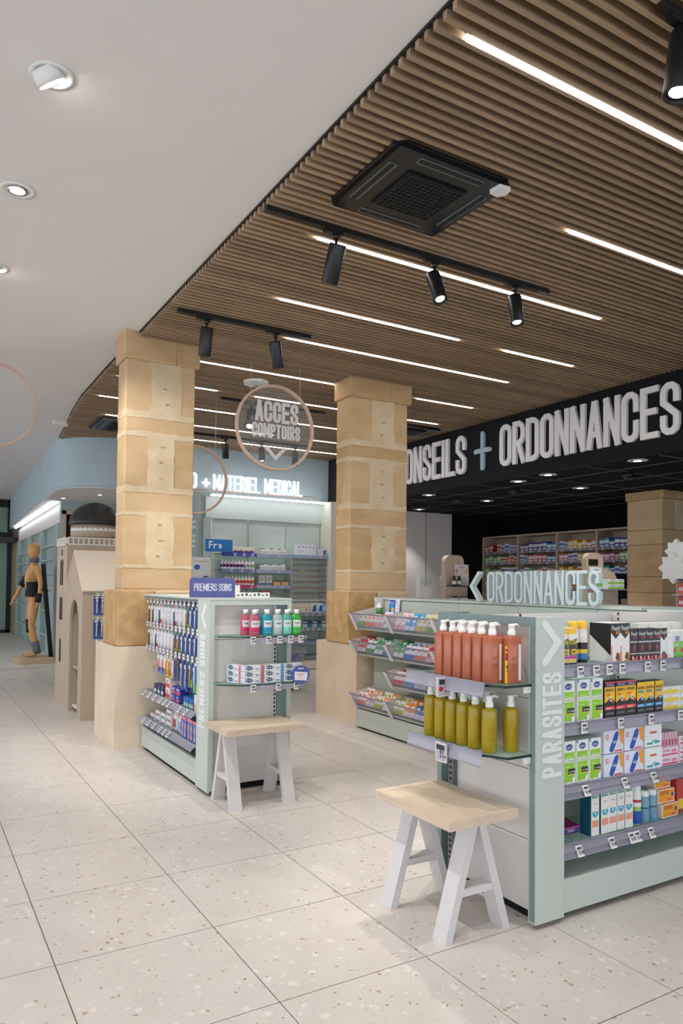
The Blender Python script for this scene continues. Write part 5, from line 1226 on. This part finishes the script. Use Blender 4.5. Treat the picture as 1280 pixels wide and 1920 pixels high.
wrow(carton(.17, .15, .1, (232, 226, 206), [(.1, .55, .9, .6, (220, 200, 120)), (.55, .2, .7, .4, (180, 150, 90)), (.1, .1, .4, .4, (240, 236, 226))]).mesh('brace_box'), 'brace_box', 'cream box with ochre print', (5.38, 5.55), .908, 'cream brace boxes', 'shelf below the glasses')
wrow(carton(.115, .15, .1, (236, 238, 242), [([(.3, .1), (.9, .1), (.9, .85), (.5, .7)], (40, 96, 180)), (.05, .3, .25, .5, (200, 210, 226))]).mesh('brace_box'), 'brace_box', 'white box with dark blue wedge', (5.70, 5.82), .908, 'blue wedge boxes', 'shelf below the glasses')
wrow(carton(.07, .14, .1, (150, 196, 210), [(.2, .2, .8, .6, (220, 232, 240))]).mesh('brace_box'), 'brace_box', 'narrow pale blue box right of the blue wedges', (5.91,), .908, None, 'shelf below the glasses')
wrow(carton(.13, .11, .1, (214, 196, 226), [(.2, .2, .8, .6, (120, 190, 170))]).mesh('brace_box'), 'brace_box', 'mint and lilac box partly hidden by the first-aid gondola', (5.22,), .908, None, '')
wrow(carton(.08, .12, .1, (240, 206, 50), [(.2, .2, .8, .6, (60, 120, 110))]).mesh('small_carton'), 'small_carton', 'yellow box with teal patch', (5.20,), .668, None, 'lower shelf')
wrow(carton(.17, .13, .1, (238, 232, 224), [(.1, .4, .3, .7, (90, 140, 120)), (.5, .5, .8, .8, (220, 140, 120))]).mesh('small_carton'), 'small_carton', 'white box with small coloured dots beside the yellow one', (5.335,), .668, None, 'lower shelf')
wrow(carton(.06, .13, .1, (48, 40, 66), [(.2, .1, .8, .3, (120, 60, 120))]).mesh('small_carton'), 'small_carton', 'dark narrow box in the lower shelf middle', (5.46,), .668, None, '')
wrow([carton(.085, .09, .1, (226, 226, 234), [(0, .6, 1, .8, (70, 80, 120))]).mesh('small_carton'), carton(.085, .11, .1, (60, 160, 176), [(0, .5, 1, 1, (60, 76, 96))]).mesh('small_carton')], 'small_carton', 'small carton among blue and white ones', (5.545, 5.635, 5.725, 5.815, 5.90), .668, 'small cartons', 'lower shelf')
for i, (x, z, c) in enumerate(((5.24, .453, (220, 216, 222)), (5.35, .453, (214, 100, 90)), (5.45, .453, (150, 156, 166)), (5.55, .453, (170, 176, 186)))):
    put(carton(.09, .09, .1, c, [(.1, .5, .9, .9, (236, 234, 240))]).mesh('small_carton'), 'small_carton', 'small %s box on the lowest shelf above the wooden base' % ('white', 'coral', 'slate grey', 'pale grey')[i], 'carton', (x, 10.40, z))
random.seed(8)
for i, x in enumerate((4.75, 4.9, 5.05)): put(carton(.13, .12, .1, (226, 226, 232), [(.1, .2, .8, .6, (120, 170, 200))]).mesh('small_carton'), 'small_carton', 'white and blue carton behind the first-aid gondola, %s of three' % ORD[i], 'carton', (x, 10.40, .668), 0, 'hidden cartons')
for i, (x, c) in enumerate(((5.2, (200, 70, 100)), (5.32, (210, 200, 70)), (5.45, (80, 100, 160)))): put(carton(.11, .035, .1, c, [(.1, .2, .8, .6, (230, 226, 232))]).mesh('small_carton'), 'small_carton', 'flat %s pack lying on the wooden based deck' % ('magenta', 'yellow', 'blue')[i], 'carton', (x, 10.33, .216))
# low gondola end seen between the first-aid gondola and the middle column
g = Fix('low_gondola', 'low sage display with a clear bin, half hidden behind the first-aid gondola', 'display stand', (4.2, 8.45, 0))
g.part('body', B().box(3.9, 8.43, .02, 4.47, 9.1, .36, 'sage')); g.part('plinth_base', B().box(3.93, 8.46, 0, 4.44, 9.07, .02, 'shadowgap'))
b = B(); b.quad((3.9, 8.43, .36), (4.47, 8.43, .36), (4.50, 8.36, .54), (3.9, 8.36, .54), 'bin_clear'); b.quad((4.47, 8.43, .36), (4.47, 9.1, .36), (4.5, 9.1, .54), (4.5, 8.36, .54), 'bin_clear'); g.part('clear_bin', b)
for i, x in enumerate((4.1, 4.25, 4.38)): put(carton(.1, .1, .1, ((190, 196, 214), (226, 226, 230), (110, 120, 170))[i], [(.2, .2, .8, .6, (90, 96, 140))]).mesh('small_carton'), 'small_carton', '%s carton in the clear bin of the low display' % ('pale blue', 'white', 'violet')[i], 'carton', (x, 8.5, .362), .1)

# ================================================================== pharmacy zone behind
g = Fix('pharmacy_shelving', 'light oak shelving of medicine boxes against the black pharmacy wall', 'shelving', (9.65, 8, 0))
X0, X1 = 9.5, 9.88
DV = [10.6, 9.683, 8.764, 7.929, 7.1, 6.3]
g.part('top_board', B().box(X0, 6.3, 2.275, X1, 10.61, 2.30, 'oak_v')); g.part('back_board', B().box(X1-.015, 6.3, .1, X1, 10.6, 2.275, 'oak_v')); g.part('base', B().box(X0+.03, 6.3, 0, X1, 10.6, .1, 'oak_v'))
for y in DV: g.part('upright', B().box(X0, y-.02, .1, X1, y+.02, 2.275, 'oak_v'))
SZ = (2.0, 1.80, 1.56, 1.32)
for a, c in zip(DV[:-1], DV[1:]):
    for z in SZ:
        g.part('shelf', B().box(X0+.02, c+.02, z-.015, X1-.015, a-.02, z, 'oak_v')); g.part('price_rail', B().box(X0+.005, c+.022, z-.035, X0+.015, a-.022, z+.004, 'acrylic_lilac'))
    for z in SZ:
        for k in range(4): g.inst(TAG, 'price_tag', (X0+.004, a-.12-k*.2, z-.016), RX)
BOXC = [((210, 60, 70), (236, 226, 226)), ((236, 236, 238), (110, 120, 180)), ((90, 60, 150), (230, 226, 236)), ((50, 56, 160), (236, 236, 240)), ((60, 150, 220), (236, 240, 244)), ((120, 190, 90), (236, 240, 230)),
        ((236, 190, 60), (240, 236, 220)), ((230, 110, 120), (240, 236, 236)), ((40, 140, 180), (226, 236, 240)), ((236, 234, 230), (220, 90, 60)), ((230, 120, 190), (240, 232, 236)), ((150, 60, 80), (230, 220, 226))]
BN = ('red', 'white and blue', 'violet', 'royal blue', 'sky blue', 'green', 'yellow', 'coral', 'teal blue', 'white and red', 'pink', 'maroon')
random.seed(31); MM = {}
bayc = [[(0, 9, 1, 1), (5, 5, 9, 9), (5, 9, 1, 1), (6, 1, 9, 5)], [(2, 2, 3, 4), (1, 7, 0, 8), (1, 5, 9, 9), (8, 1, 6, 9)], [(1, 6, 6, 7), (7, 1, 6, 6), (6, 6, 9, 1), (1, 9, 6, 7)], [(8, 3, 3, 3), (10, 11, 5, 2), (8, 1, 1, 4), (5, 5, 1, 1)], [(1, 9, 3, 8), (2, 4, 7, 1), (6, 5, 1, 1), (1, 1, 2, 3)]]
for bi, (a, c) in enumerate(zip(DV[:-1], DV[1:])):
    for si, z in enumerate(SZ):
        n = 8; wd = (a-c-.06)/n
        for k in range(n):
            ci = bayc[bi][si][min(3, k*4//n)]; h = (.15, .13, .15, .15)[si]*random.choice((.75, .9, 1)); key = (ci, round(wd, 3), round(h, 2))
            if si == 0 and bi == 0 and k == 2: continue
            if key not in MM:
                c1, c2 = BOXC[ci]; MM[key] = carton(wd*.93, round(h, 2), .14, c1, [(0, .45, 1, .8, c2), (.1, .1, .9, .3, c2)]).mesh('medicine_box')
            put(MM[key], 'medicine_box', '%s medicine box, bay %s from left, shelf %s from top, place %s' % (BN[ci], ('one', 'two', 'three', 'four', 'five')[bi], ('one', 'two', 'three', 'four')[si], ('one', 'two', 'three', 'four', 'five', 'six', 'seven', 'eight')[k]),
                'box', (X0+.03, a-.03-wd*(k+.5), z+.0005), RX, 'medicine boxes on the oak shelving')
g = Fix('service_counter', 'long pale service counter behind the bin display', 'counter', (6.75, 6.9, 0))
g.part('body', B().box(6.35, 5.2, 0, 7.2, 8.7, .92, 'panel_white')); g.part('worktop', B().box(6.1, 5.15, .92, 7.25, 8.75, .96, 'white'))
CT = .96
def rounded(x0, x1, z0, z1, r): return [(x0, z0), (x1, z0)]+[(x1-r+r*math.cos(a), z1-r+r*math.sin(a)) for a in [i*PI/12 for i in range(7)]]+[(x0+r-r*math.sin(a), z1-r+r*math.cos(a)) for a in [i*PI/12 for i in range(7)]]
g = Fix('counter_display', 'rounded oak panel with poster and dropper bottles, left end of the counter', 'display stand', (6.68, 8.05, CT))
g.part('panel', B().prism(rounded(6.50, 6.84, CT, 1.80, .10), lambda u, v, q: (u, q, v), 8.03, 8.12, 'oak_v'))
g.part('lower_panel', B().prism(rounded(6.50, 6.99, CT, 1.58, .16), lambda u, v, q: (u, q, v), 8.125, 8.16, 'oak_v'))
g.part('ledge', B().box(6.52, 7.9, 1.358, 6.97, 8.028, 1.37, 'black_gloss')); g.part('ledge', B().box(6.52, 7.9, 1.13, 6.97, 8.028, 1.142, 'black_gloss'))
put(carton(.26, .3, .004, (226, 216, 218), [(.05, .6, .25, .78, (226, 160, 120)), (.75, .6, .95, .78, (226, 180, 140)), (.3, .85, .7, .9, (170, 150, 160)), (.2, .1, .8, .14, (180, 166, 176)), (.2, .3, .8, .34, (190, 176, 186))]).mesh('poster'), 'poster', 'small pink grey poster standing on the rounded oak counter panel', 'poster', (6.78, 8.0, 1.371), 0, None, -.05)
def dropper(c):
    return B().lathe([(.03, 0), (.032, .005), (.032, .07), (.02, .09), (.014, .095), (.018, .096, 'black'), (.018, .13, 'black'), (.012, .135, 'black')], flat(c), 12).lathe([(.0326, .015), (.0326, .065)], flat((226, 230, 216)), 12)
for i, x in enumerate((6.6, 6.69)): put(dropper((80, 56, 40)).mesh('dropper_bottle'), 'dropper_bottle', 'brown dropper bottle with pale label, %s of two on the oak panel ledge' % ('left', 'right')[i], 'bottle', (x, 7.955, 1.371), 0, 'dropper bottles')
for i, x in enumerate((6.58, 6.64, 6.75, 6.82)): put(B().lathe([(.024, 0), (.026, .05), (.02, .055), (.022, .056, flat((50, 60, 90))), (.022, .08, flat((50, 60, 90)))], flat((220, 220, 226)), 12).mesh('cream_jar'), 'cream_jar', 'small white jar with navy lid, %s of four, lower counter ledge' % ORD[i], 'jar', (x, 7.955, 1.143), 0, 'small jars')
t = thing('payment_terminal', 'white angular payment terminal standing left of the rounded oak panel', 'terminal', (6.25, 8.2, CT))
B().prism([(-.09, 0), (.09, 0), (.09, .34), (-.06, .42), (-.09, .55)], lambda u, v, q: (u, q, v), -.04, .06, 'white').obj('housing', t)
B().box(-.02, -.05, .42, .12, .0, .50, 'sage').obj('screen', t)
g = Fix('counter_display', 'stepped rounded oak panel with slot and green boxes, right of the standing letters', 'display stand', (6.68, 5.53, CT))
pts = [(6.42, CT), (6.95, CT), (6.95, 1.38)]+[(6.80+.15*math.cos(a)-.0, 1.38+.18*math.sin(a)) for a in [i*PI/12 for i in range(1, 7)]]+[(6.70, 1.58), (6.70, 1.66)]+[(6.61+.09*math.cos(a), 1.66+.09*math.sin(a)) for a in [i*PI/12 for i in range(1, 7)]]+[(6.51-.09*math.sin(a), 1.66+.09*math.cos(a)) for a in [i*PI/12 for i in range(7)]]
g.part('panel', B().prism(pts, lambda u, v, q: (u, q, v), 5.5, 5.56, 'oak_v'))
g.part('slot', B().box(6.46, 5.495, 1.61, 6.61, 5.502, 1.68, 'dark_in')); g.part('ledge', B().box(6.44, 5.36, 1.34, 6.95, 5.499, 1.352, 'acrylic_lilac'))
put(carton(.2, .24, .004, (226, 230, 232), [(.4, .5, .8, .9, (90, 150, 170)), (.5, .1, .95, .45, (120, 190, 70)), (.1, .55, .35, .9, (240, 240, 240))]).mesh('poster'), 'poster', 'small white and green leaflet on the stepped oak counter panel', 'poster', (6.55, 5.47, 1.353), 0, None, -.05)
b = carton(.13, .055, .08, (238, 238, 232), [(0, .0, 1, .4, (150, 200, 70)), (.3, .5, .9, .8, (190, 196, 200))]).mesh('medicine_box')
for i, x in enumerate((6.70, 6.835)):
    for k in range(2): put(b, 'medicine_box', 'white and lime box, %s %s of four on the stepped oak panel' % (('lower', 'upper')[k], ('left', 'right')[i]), 'box', (x, 5.38, 1.353+k*.0555), 0, 'lime boxes on the counter display')
t = thing('computer_monitor', 'black computer monitor on the counter before the right column', 'monitor', (7.12, 5.62, CT))
B().box(-.14, -.015, .28, .12, .015, .57, 'black_gloss').obj('screen', t); B().box(-.03, -.01, .01, .02, .03, .3, 'black_plastic').box(-.09, -.08, 0, .08, .08, .012, 'black_plastic').obj('stand', t)
g = Fix('card_rack', 'pale wooden rack with white star ornaments cut by the right edge', 'rack', (6.0, 4.0, 0))
g.part('frame', B().box(5.98, 4.08, 0, 6.02, 4.11, 1.74, 'oak_v').box(5.98, 3.5, 1.70, 6.02, 4.11, 1.74, 'oak_v').box(5.98, 3.5, 0, 6.02, 3.53, 1.74, 'oak_v')); g.part('back_board', B().box(6.02, 3.5, 0, 6.03, 4.11, 1.74, 'oak_v'))
for i, (c, z) in enumerate((((200, 90, 120), 1.2), ((226, 120, 90), 1.32), ((70, 90, 160), 1.44))):
    for j in range(2): put(carton(.12, .1, .05, c, [(.1, .3, .9, .6, (236, 226, 230))]).mesh('small_box'), 'small_box', '%s box in the pale rack at the right edge, %s column' % (('rose', 'coral', 'blue')[i], ('left', 'right')[j]), 'box', (5.93, 4.0-.16*j, z), RX); 
for i in range(3): g.part('shelf', B().box(5.88, 3.53, (1.2, 1.32, 1.44)[i]-.014, 6.02, 4.08, (1.2, 1.32, 1.44)[i]-.001, 'oak_v'))
for i, (z, r) in enumerate(((1.70, .11), (1.55, .14))):
    n = 16; pts = [((r if k % 2 == 0 else r*.72)*math.cos(k*PI/8), (r if k % 2 == 0 else r*.72)*math.sin(k*PI/8)) for k in range(n)]
    put(B().prism(pts, lambda u, v, q: (u, q, v), -.02, .02, 'white').mesh('star_ornament'), 'star_ornament', 'white paper star ornament at the right edge, %s of two' % ('upper', 'lower')[i], 'ornament', (5.86-.045*i, 4.02, z), RX, 'paper stars')

# ================================================================== toy castle display
g = Fix('wooden_castle_display', 'pale wooden church shaped display with black dome left of the left column', 'display stand', (1.85, 8.2, 0))
X = 1.50
def AY(u, v, q): return (q, u, v)
def archpts(yc, r, z0, z1, n=8): return [(yc-r, z0)]+[(yc-r*math.cos(PI*i/n), z1-r*1.3+r*1.3*math.sin(PI*i/n)) for i in range(n+1)]+[(yc+r, z0)]
tw = B().prism([(8.95, 0), (8.95, 1.85), (8.36, 1.85), (8.36, 1.28), (7.93, 1.67), (7.50, 1.285), (7.50, 0), (7.665, 0), (7.665, .89)]+[(7.9-.235*math.cos(PI*i/10), .89+.30*math.sin(PI*i/10)) for i in range(1, 10)]+[(8.135, .89), (8.135, 0)], AY, X, X+.03, 'oak_v')
g.part('front_wall', tw)
g.part('tower_wall', B().box(X+.03, 8.36, 1.0, 2.25, 8.38, 1.85, 'oak_v')); g.part('tower_wall', B().box(X+.03, 8.93, 0, 2.25, 8.95, 1.85, 'oak_v')); g.part('tower_wall', B().box(2.23, 8.38, 0, 2.25, 8.93, 1.85, 'oak_v'))
g.part('tower_top', B().box(X+.03, 8.38, 1.83, 2.23, 8.93, 1.85, 'oak_v'))
g.part('side_wall', B().box(X+.03, 7.50, 0, 2.3, 7.52, 1.27, 'oak_v')); g.part('inner_wall', B().box(X+.03, 8.14, 0, 2.3, 8.16, 1.2, 'oak_v')); g.part('end_wall', B().box(2.28, 7.52, 0, 2.3, 8.14, 1.27, 'oak_v'))
g.part('roof_slab', B().prism([(7.47, 1.27), (7.93, 1.685), (7.93, 1.70), (7.455, 1.285)], AY, X-.01, 2.33, 'oak_pale')); g.part('roof_slab', B().prism([(8.36, 1.28), (7.93, 1.685), (7.93, 1.70), (8.36, 1.30)], AY, X-.01, 2.33, 'oak_pale'))
g.part('inner_shelf', B().box(X+.04, 7.53, .46, 2.27, 8.13, .48, 'oak_v')); g.part('floor_board', B().box(X+.04, 7.53, .05, 2.27, 8.13, .07, 'white'))
for yc, z0, z1, r in ((8.70, 1.33, 1.62, .028), (8.60, 1.33, 1.62, .028), (8.65, 1.66, 1.74, .022), (8.70, .94, 1.20, .028), (8.61, .94, 1.20, .028), (8.66, .47, .73, .035)):
    g.part('slit_window', B().prism(archpts(yc, r, z0, z1), AY, X-.003, X+.004, 'dark_in'))
cz = 1.775
for k in range(12): g.part('railing_post', B().box(X-.012, 8.36+k*.053, cz+.012, X, 8.372+k*.053, cz+.073, 'white'))
for k in range(14): g.part('railing_post', B().box(X+k*.055, 8.345, cz+.012, X+.014+k*.055, 8.358, cz+.073, 'white'))
for a in ((X-.012, 8.345, X, 8.95), (X-.012, 8.345, 2.25, 8.358)):
    g.part('railing', B().box(a[0], a[1], cz, a[2], a[3], cz+.012, 'white')); g.part('railing', B().box(a[0], a[1], cz+.073, a[2], a[3], cz+.085, 'white'))
cx, cy = 1.86, 8.66
g.part('drum', B().lathe([(.27, 1.85), (.27, 2.02)], 'oak_v', 32, (cx, cy, 0)))
for k in range(16):
    a = PI+PI*k/15+.1; ca, sa = math.cos(a), math.sin(a)
    pts = [(-.03, 1.945), (.03, 1.945)]+[(.03*math.cos(q*PI/5), 1.945+.035*math.sin(q*PI/5)) for q in range(6)]
    g.part('arch_window', B().prism(pts, lambda u, v, q: (cx+ca*q-sa*u, cy+sa*q+ca*u, v), .268, .2735, 'white'))
g.part('dome', B().lathe([(.295*math.cos(i*PI/20), 2.015+.27*math.sin(i*PI/20)) for i in range(11)][:-1]+[(.004, 2.285)], 'dome', 40, (cx, cy, 0)))
for i, (c, z, y) in enumerate((((50, 120, 90), .481, 7.72), ((220, 110, 50), .481, 7.83), ((60, 140, 150), .481, 7.95))):
    put(B().lathe([(.05, 0), (.055, .05), (.05, .12), (.02, .16)], flat(c), 12).lathe([(.055, .16), (.06, .2), (.03, .26)], flat(c), 12).mesh('soft_toy'), 'soft_toy', '%s toy standing inside the arch of the wooden castle' % ('green', 'orange', 'turquoise')[i], 'toy', (1.63, y, z))
for r_, z in enumerate((1.235, 1.005, .785)):
    for k in range(4):
        x = 1.60+k*.05
        o = g.inst(HOOK, 'peg_hook', (x, 7.495, z)); o.scale = (.8, .8, .8)
        if r_ < 2:
            put(BLU if k < 3 else BAG, 'toothbrush_pack', '%s pack on the castle side wall, %s hook, %s row' % ('blue' if k < 3 else 'pink and white', ('first', 'second', 'third', 'fourth')[k], ('upper', 'lower')[r_]), 'pack', (x, 7.32, z-.002), 0, 'packs on the castle wall')

# ================================================================== articulated wooden figure
def skin(name, chains, parent, m, sub=2, root=0):
    verts, rad, edges, idx = [], [], [], {}
    for ch in chains:
        prev = None
        for p in ch:
            key = tuple(round(c, 4) for c in p[:3])
            if key not in idx: idx[key] = len(verts); verts.append(p[:3]); rad.append(p[3] if isinstance(p[3], tuple) else (p[3], p[3]))
            if prev is not None and prev != idx[key]: edges.append((prev, idx[key]))
            prev = idx[key]
    me = bpy.data.meshes.new(name); me.from_pydata(verts, edges, [])
    o = bpy.data.objects.new(name, me); COL.objects.link(o)
    md = o.modifiers.new('skin', 'SKIN'); md.use_smooth_shade = True
    if not me.skin_vertices:
        return o
    for i, r in enumerate(rad):
        me.skin_vertices[0].data[i].radius = r; me.skin_vertices[0].data[i].use_root = (i == root)
    s_ = o.modifiers.new('sub', 'SUBSURF'); s_.levels = sub; s_.render_levels = sub
    dg = bpy.context.evaluated_depsgraph_get(); ev = o.evaluated_get(dg)
    nm = bpy.data.meshes.new_from_object(ev); nm.name = name
    nm.materials.clear(); nm.materials.append(MATS[m]); nm.polygons.foreach_set('use_smooth', [True]*len(nm.polygons))
    bpy.data.objects.remove(o)
    return place(nm, name, parent)
FX, FY, FZ = 1.84, 13.15, .105
t = thing('figure_plinth', 'low rounded oak plinth carrying the articulated wooden figure', 'plinth', (1.85, 13.15, 0))
pts = [(-.30+.1-.1*math.cos(a), -.28+.1-.1*math.sin(a)) for a in (0, .5, 1.05, PI/2)]+[(.30, -.28), (.30, .28)]+[(-.20-.1*math.sin(a), .18+.1*math.cos(a)) for a in (0, .5, 1.05, PI/2)]
B().prism(pts, lambda u, v, q: (u, v, q), 0, .1, 'oak').obj('body', t)
m_ = thing('wooden_figure', 'jointed wooden mannequin with black supports standing on the low oak plinth', 'mannequin', (FX, FY, FZ))
def L3(f, s_, z, r): return (-f, s_, z, r)     # forward is -X
PEL = L3(0, 0, 1.0, (.115, .15))
tors = [PEL, L3(.01, 0, 1.14, (.095, .125)), L3(.03, 0, 1.30, (.12, .155)), L3(.02, 0, 1.45, (.115, .165)), L3(0, 0, 1.53, (.06, .07)), L3(.005, 0, 1.60, (.05, .05)), L3(.01, 0, 1.67, (.08, .075)), L3(.015, 0, 1.75, (.14, .105)), L3(.01, 0, 1.82, (.145, .11)), L3(.0, 0, 1.875, (.10, .08)), L3(-.005, 0, 1.90, (.05, .04)), L3(-.005, 0, 1.91, (.015, .015))]
def leg(s_): return [PEL, L3(0, s_*.09, .93, .085), L3(.02, s_*.095, .72, .078), L3(.045, s_*.095, .50, .052), L3(.0, s_*.095, .33, .058), L3(-.06, s_*.095, .09, .036), L3(-.04, s_*.1, .038, .035), L3(.08, s_*.105, .03, .032), L3(.15, s_*.11, .02, .018)]
SH_ = L3(.02, 0, 1.45, (.115, .165))
near = [SH_, L3(.0, -.19, 1.47, .058), L3(-.06, -.215, 1.30, .046), L3(-.07, -.225, 1.19, .038), L3(-.05, -.235, 1.0, .03), L3(-.03, -.235, .93, .035)]
far = [SH_, L3(.02, .19, 1.46, .056), L3(.10, .23, 1.30, .045), L3(.15, .24, 1.22, .038), L3(.23, .25, 1.04, .03), L3(.27, .25, .97, .035)]
def fingers(b, d):
    out = []
    for k, (dy, ln) in enumerate(((-.025, .07), (-.008, .085), (.01, .08), (.026, .06))):
        out.append([b, (b[0]+d[0]*.3, b[1]+dy, b[2]-.035, .011), (b[0]+d[0]*.7, b[1]+dy*1.1, b[2]-.035-ln*.5, .0095), (b[0]+d[0]*1.3, b[1]+dy*1.1, b[2]-.035-ln, .008)])
    out.append([b, (b[0]-.03, b[1], b[2]-.02, .012), (b[0]-.045, b[1], b[2]-.055, .009)])
    return out
skin('body', [tors, leg(-1), leg(1), near, far]+fingers(near[-1], (-.02,))+fingers(far[-1], (-.05,)), m_, 'wood_fig', 2)
def band(a, c, ra, rc, m, name, sx=1):
    B().tube([a, tuple((Vector(a)+Vector(c))/2), c], [ra, (ra+rc)/2, rc], m, 14, cap=True).obj(name, m_)
B().lathe([(.075, 1.575), (.08, 1.59), (.08, 1.645), (.076, 1.655)], 'collar', 20, (-.005, 0, 0)).obj('neck_collar', m_)
B().lathe([(.125, 1.0), (.13, 1.02), (.118, 1.14), (.13, 1.23), (.128, 1.25)], 'brace', 24, (-.01, 0, 0), 1.0, 1.25).obj('waist_belt', m_)
band((.052, -.233, 1.06), (.028, -.237, .91), .046, .052, 'brace', 'wrist_brace')
band((-.085, .222, 1.335), (-.17, .243, 1.175), .058, .052, 'brace', 'elbow_brace')
band((-.035, -.095, .60), (-.048, -.095, .47), .072, .066, 'brace', 'knee_brace') if 0 else band((-.04, .095, .62), (-.03, .095, .40), .07, .07, 'brace', 'knee_brace')
band((.02, -.095, .26), (.062, -.095, .05), .066, .058, 'collar', 'ankle_brace')
B().tube([(.12, -.12, 1.55), (.27, -.14, 0)], .036, 'brace', 10).obj('support_pole', m_)
B().tube([(.10, -.03, 1.12), (.20, -.13, 1.10)], .02, 'brace', 8).obj('support_clamp', m_)
for p in ((-.285, .25, .90), (.02, -.235, .865)): B().lathe([(.012, -.012), (.016, 0), (.01, .012)], 'white_tip', 10, p).obj('finger_cap', m_)
# wooden door frame behind the castle
df = B().box(2.22, 12.84, 0, 2.28, 12.9, 2.56, 'oak_v').box(3.1, 12.84, 0, 3.16, 12.9, 2.56, 'oak_v').box(2.22, 12.84, 2.5, 3.16, 12.9, 2.56, 'oak_v').obj('door_2', kind='structure')
B().box(2.28, 12.87, 0, 3.1, 12.895, 2.5, 'dark_in').obj('door_leaf', df)
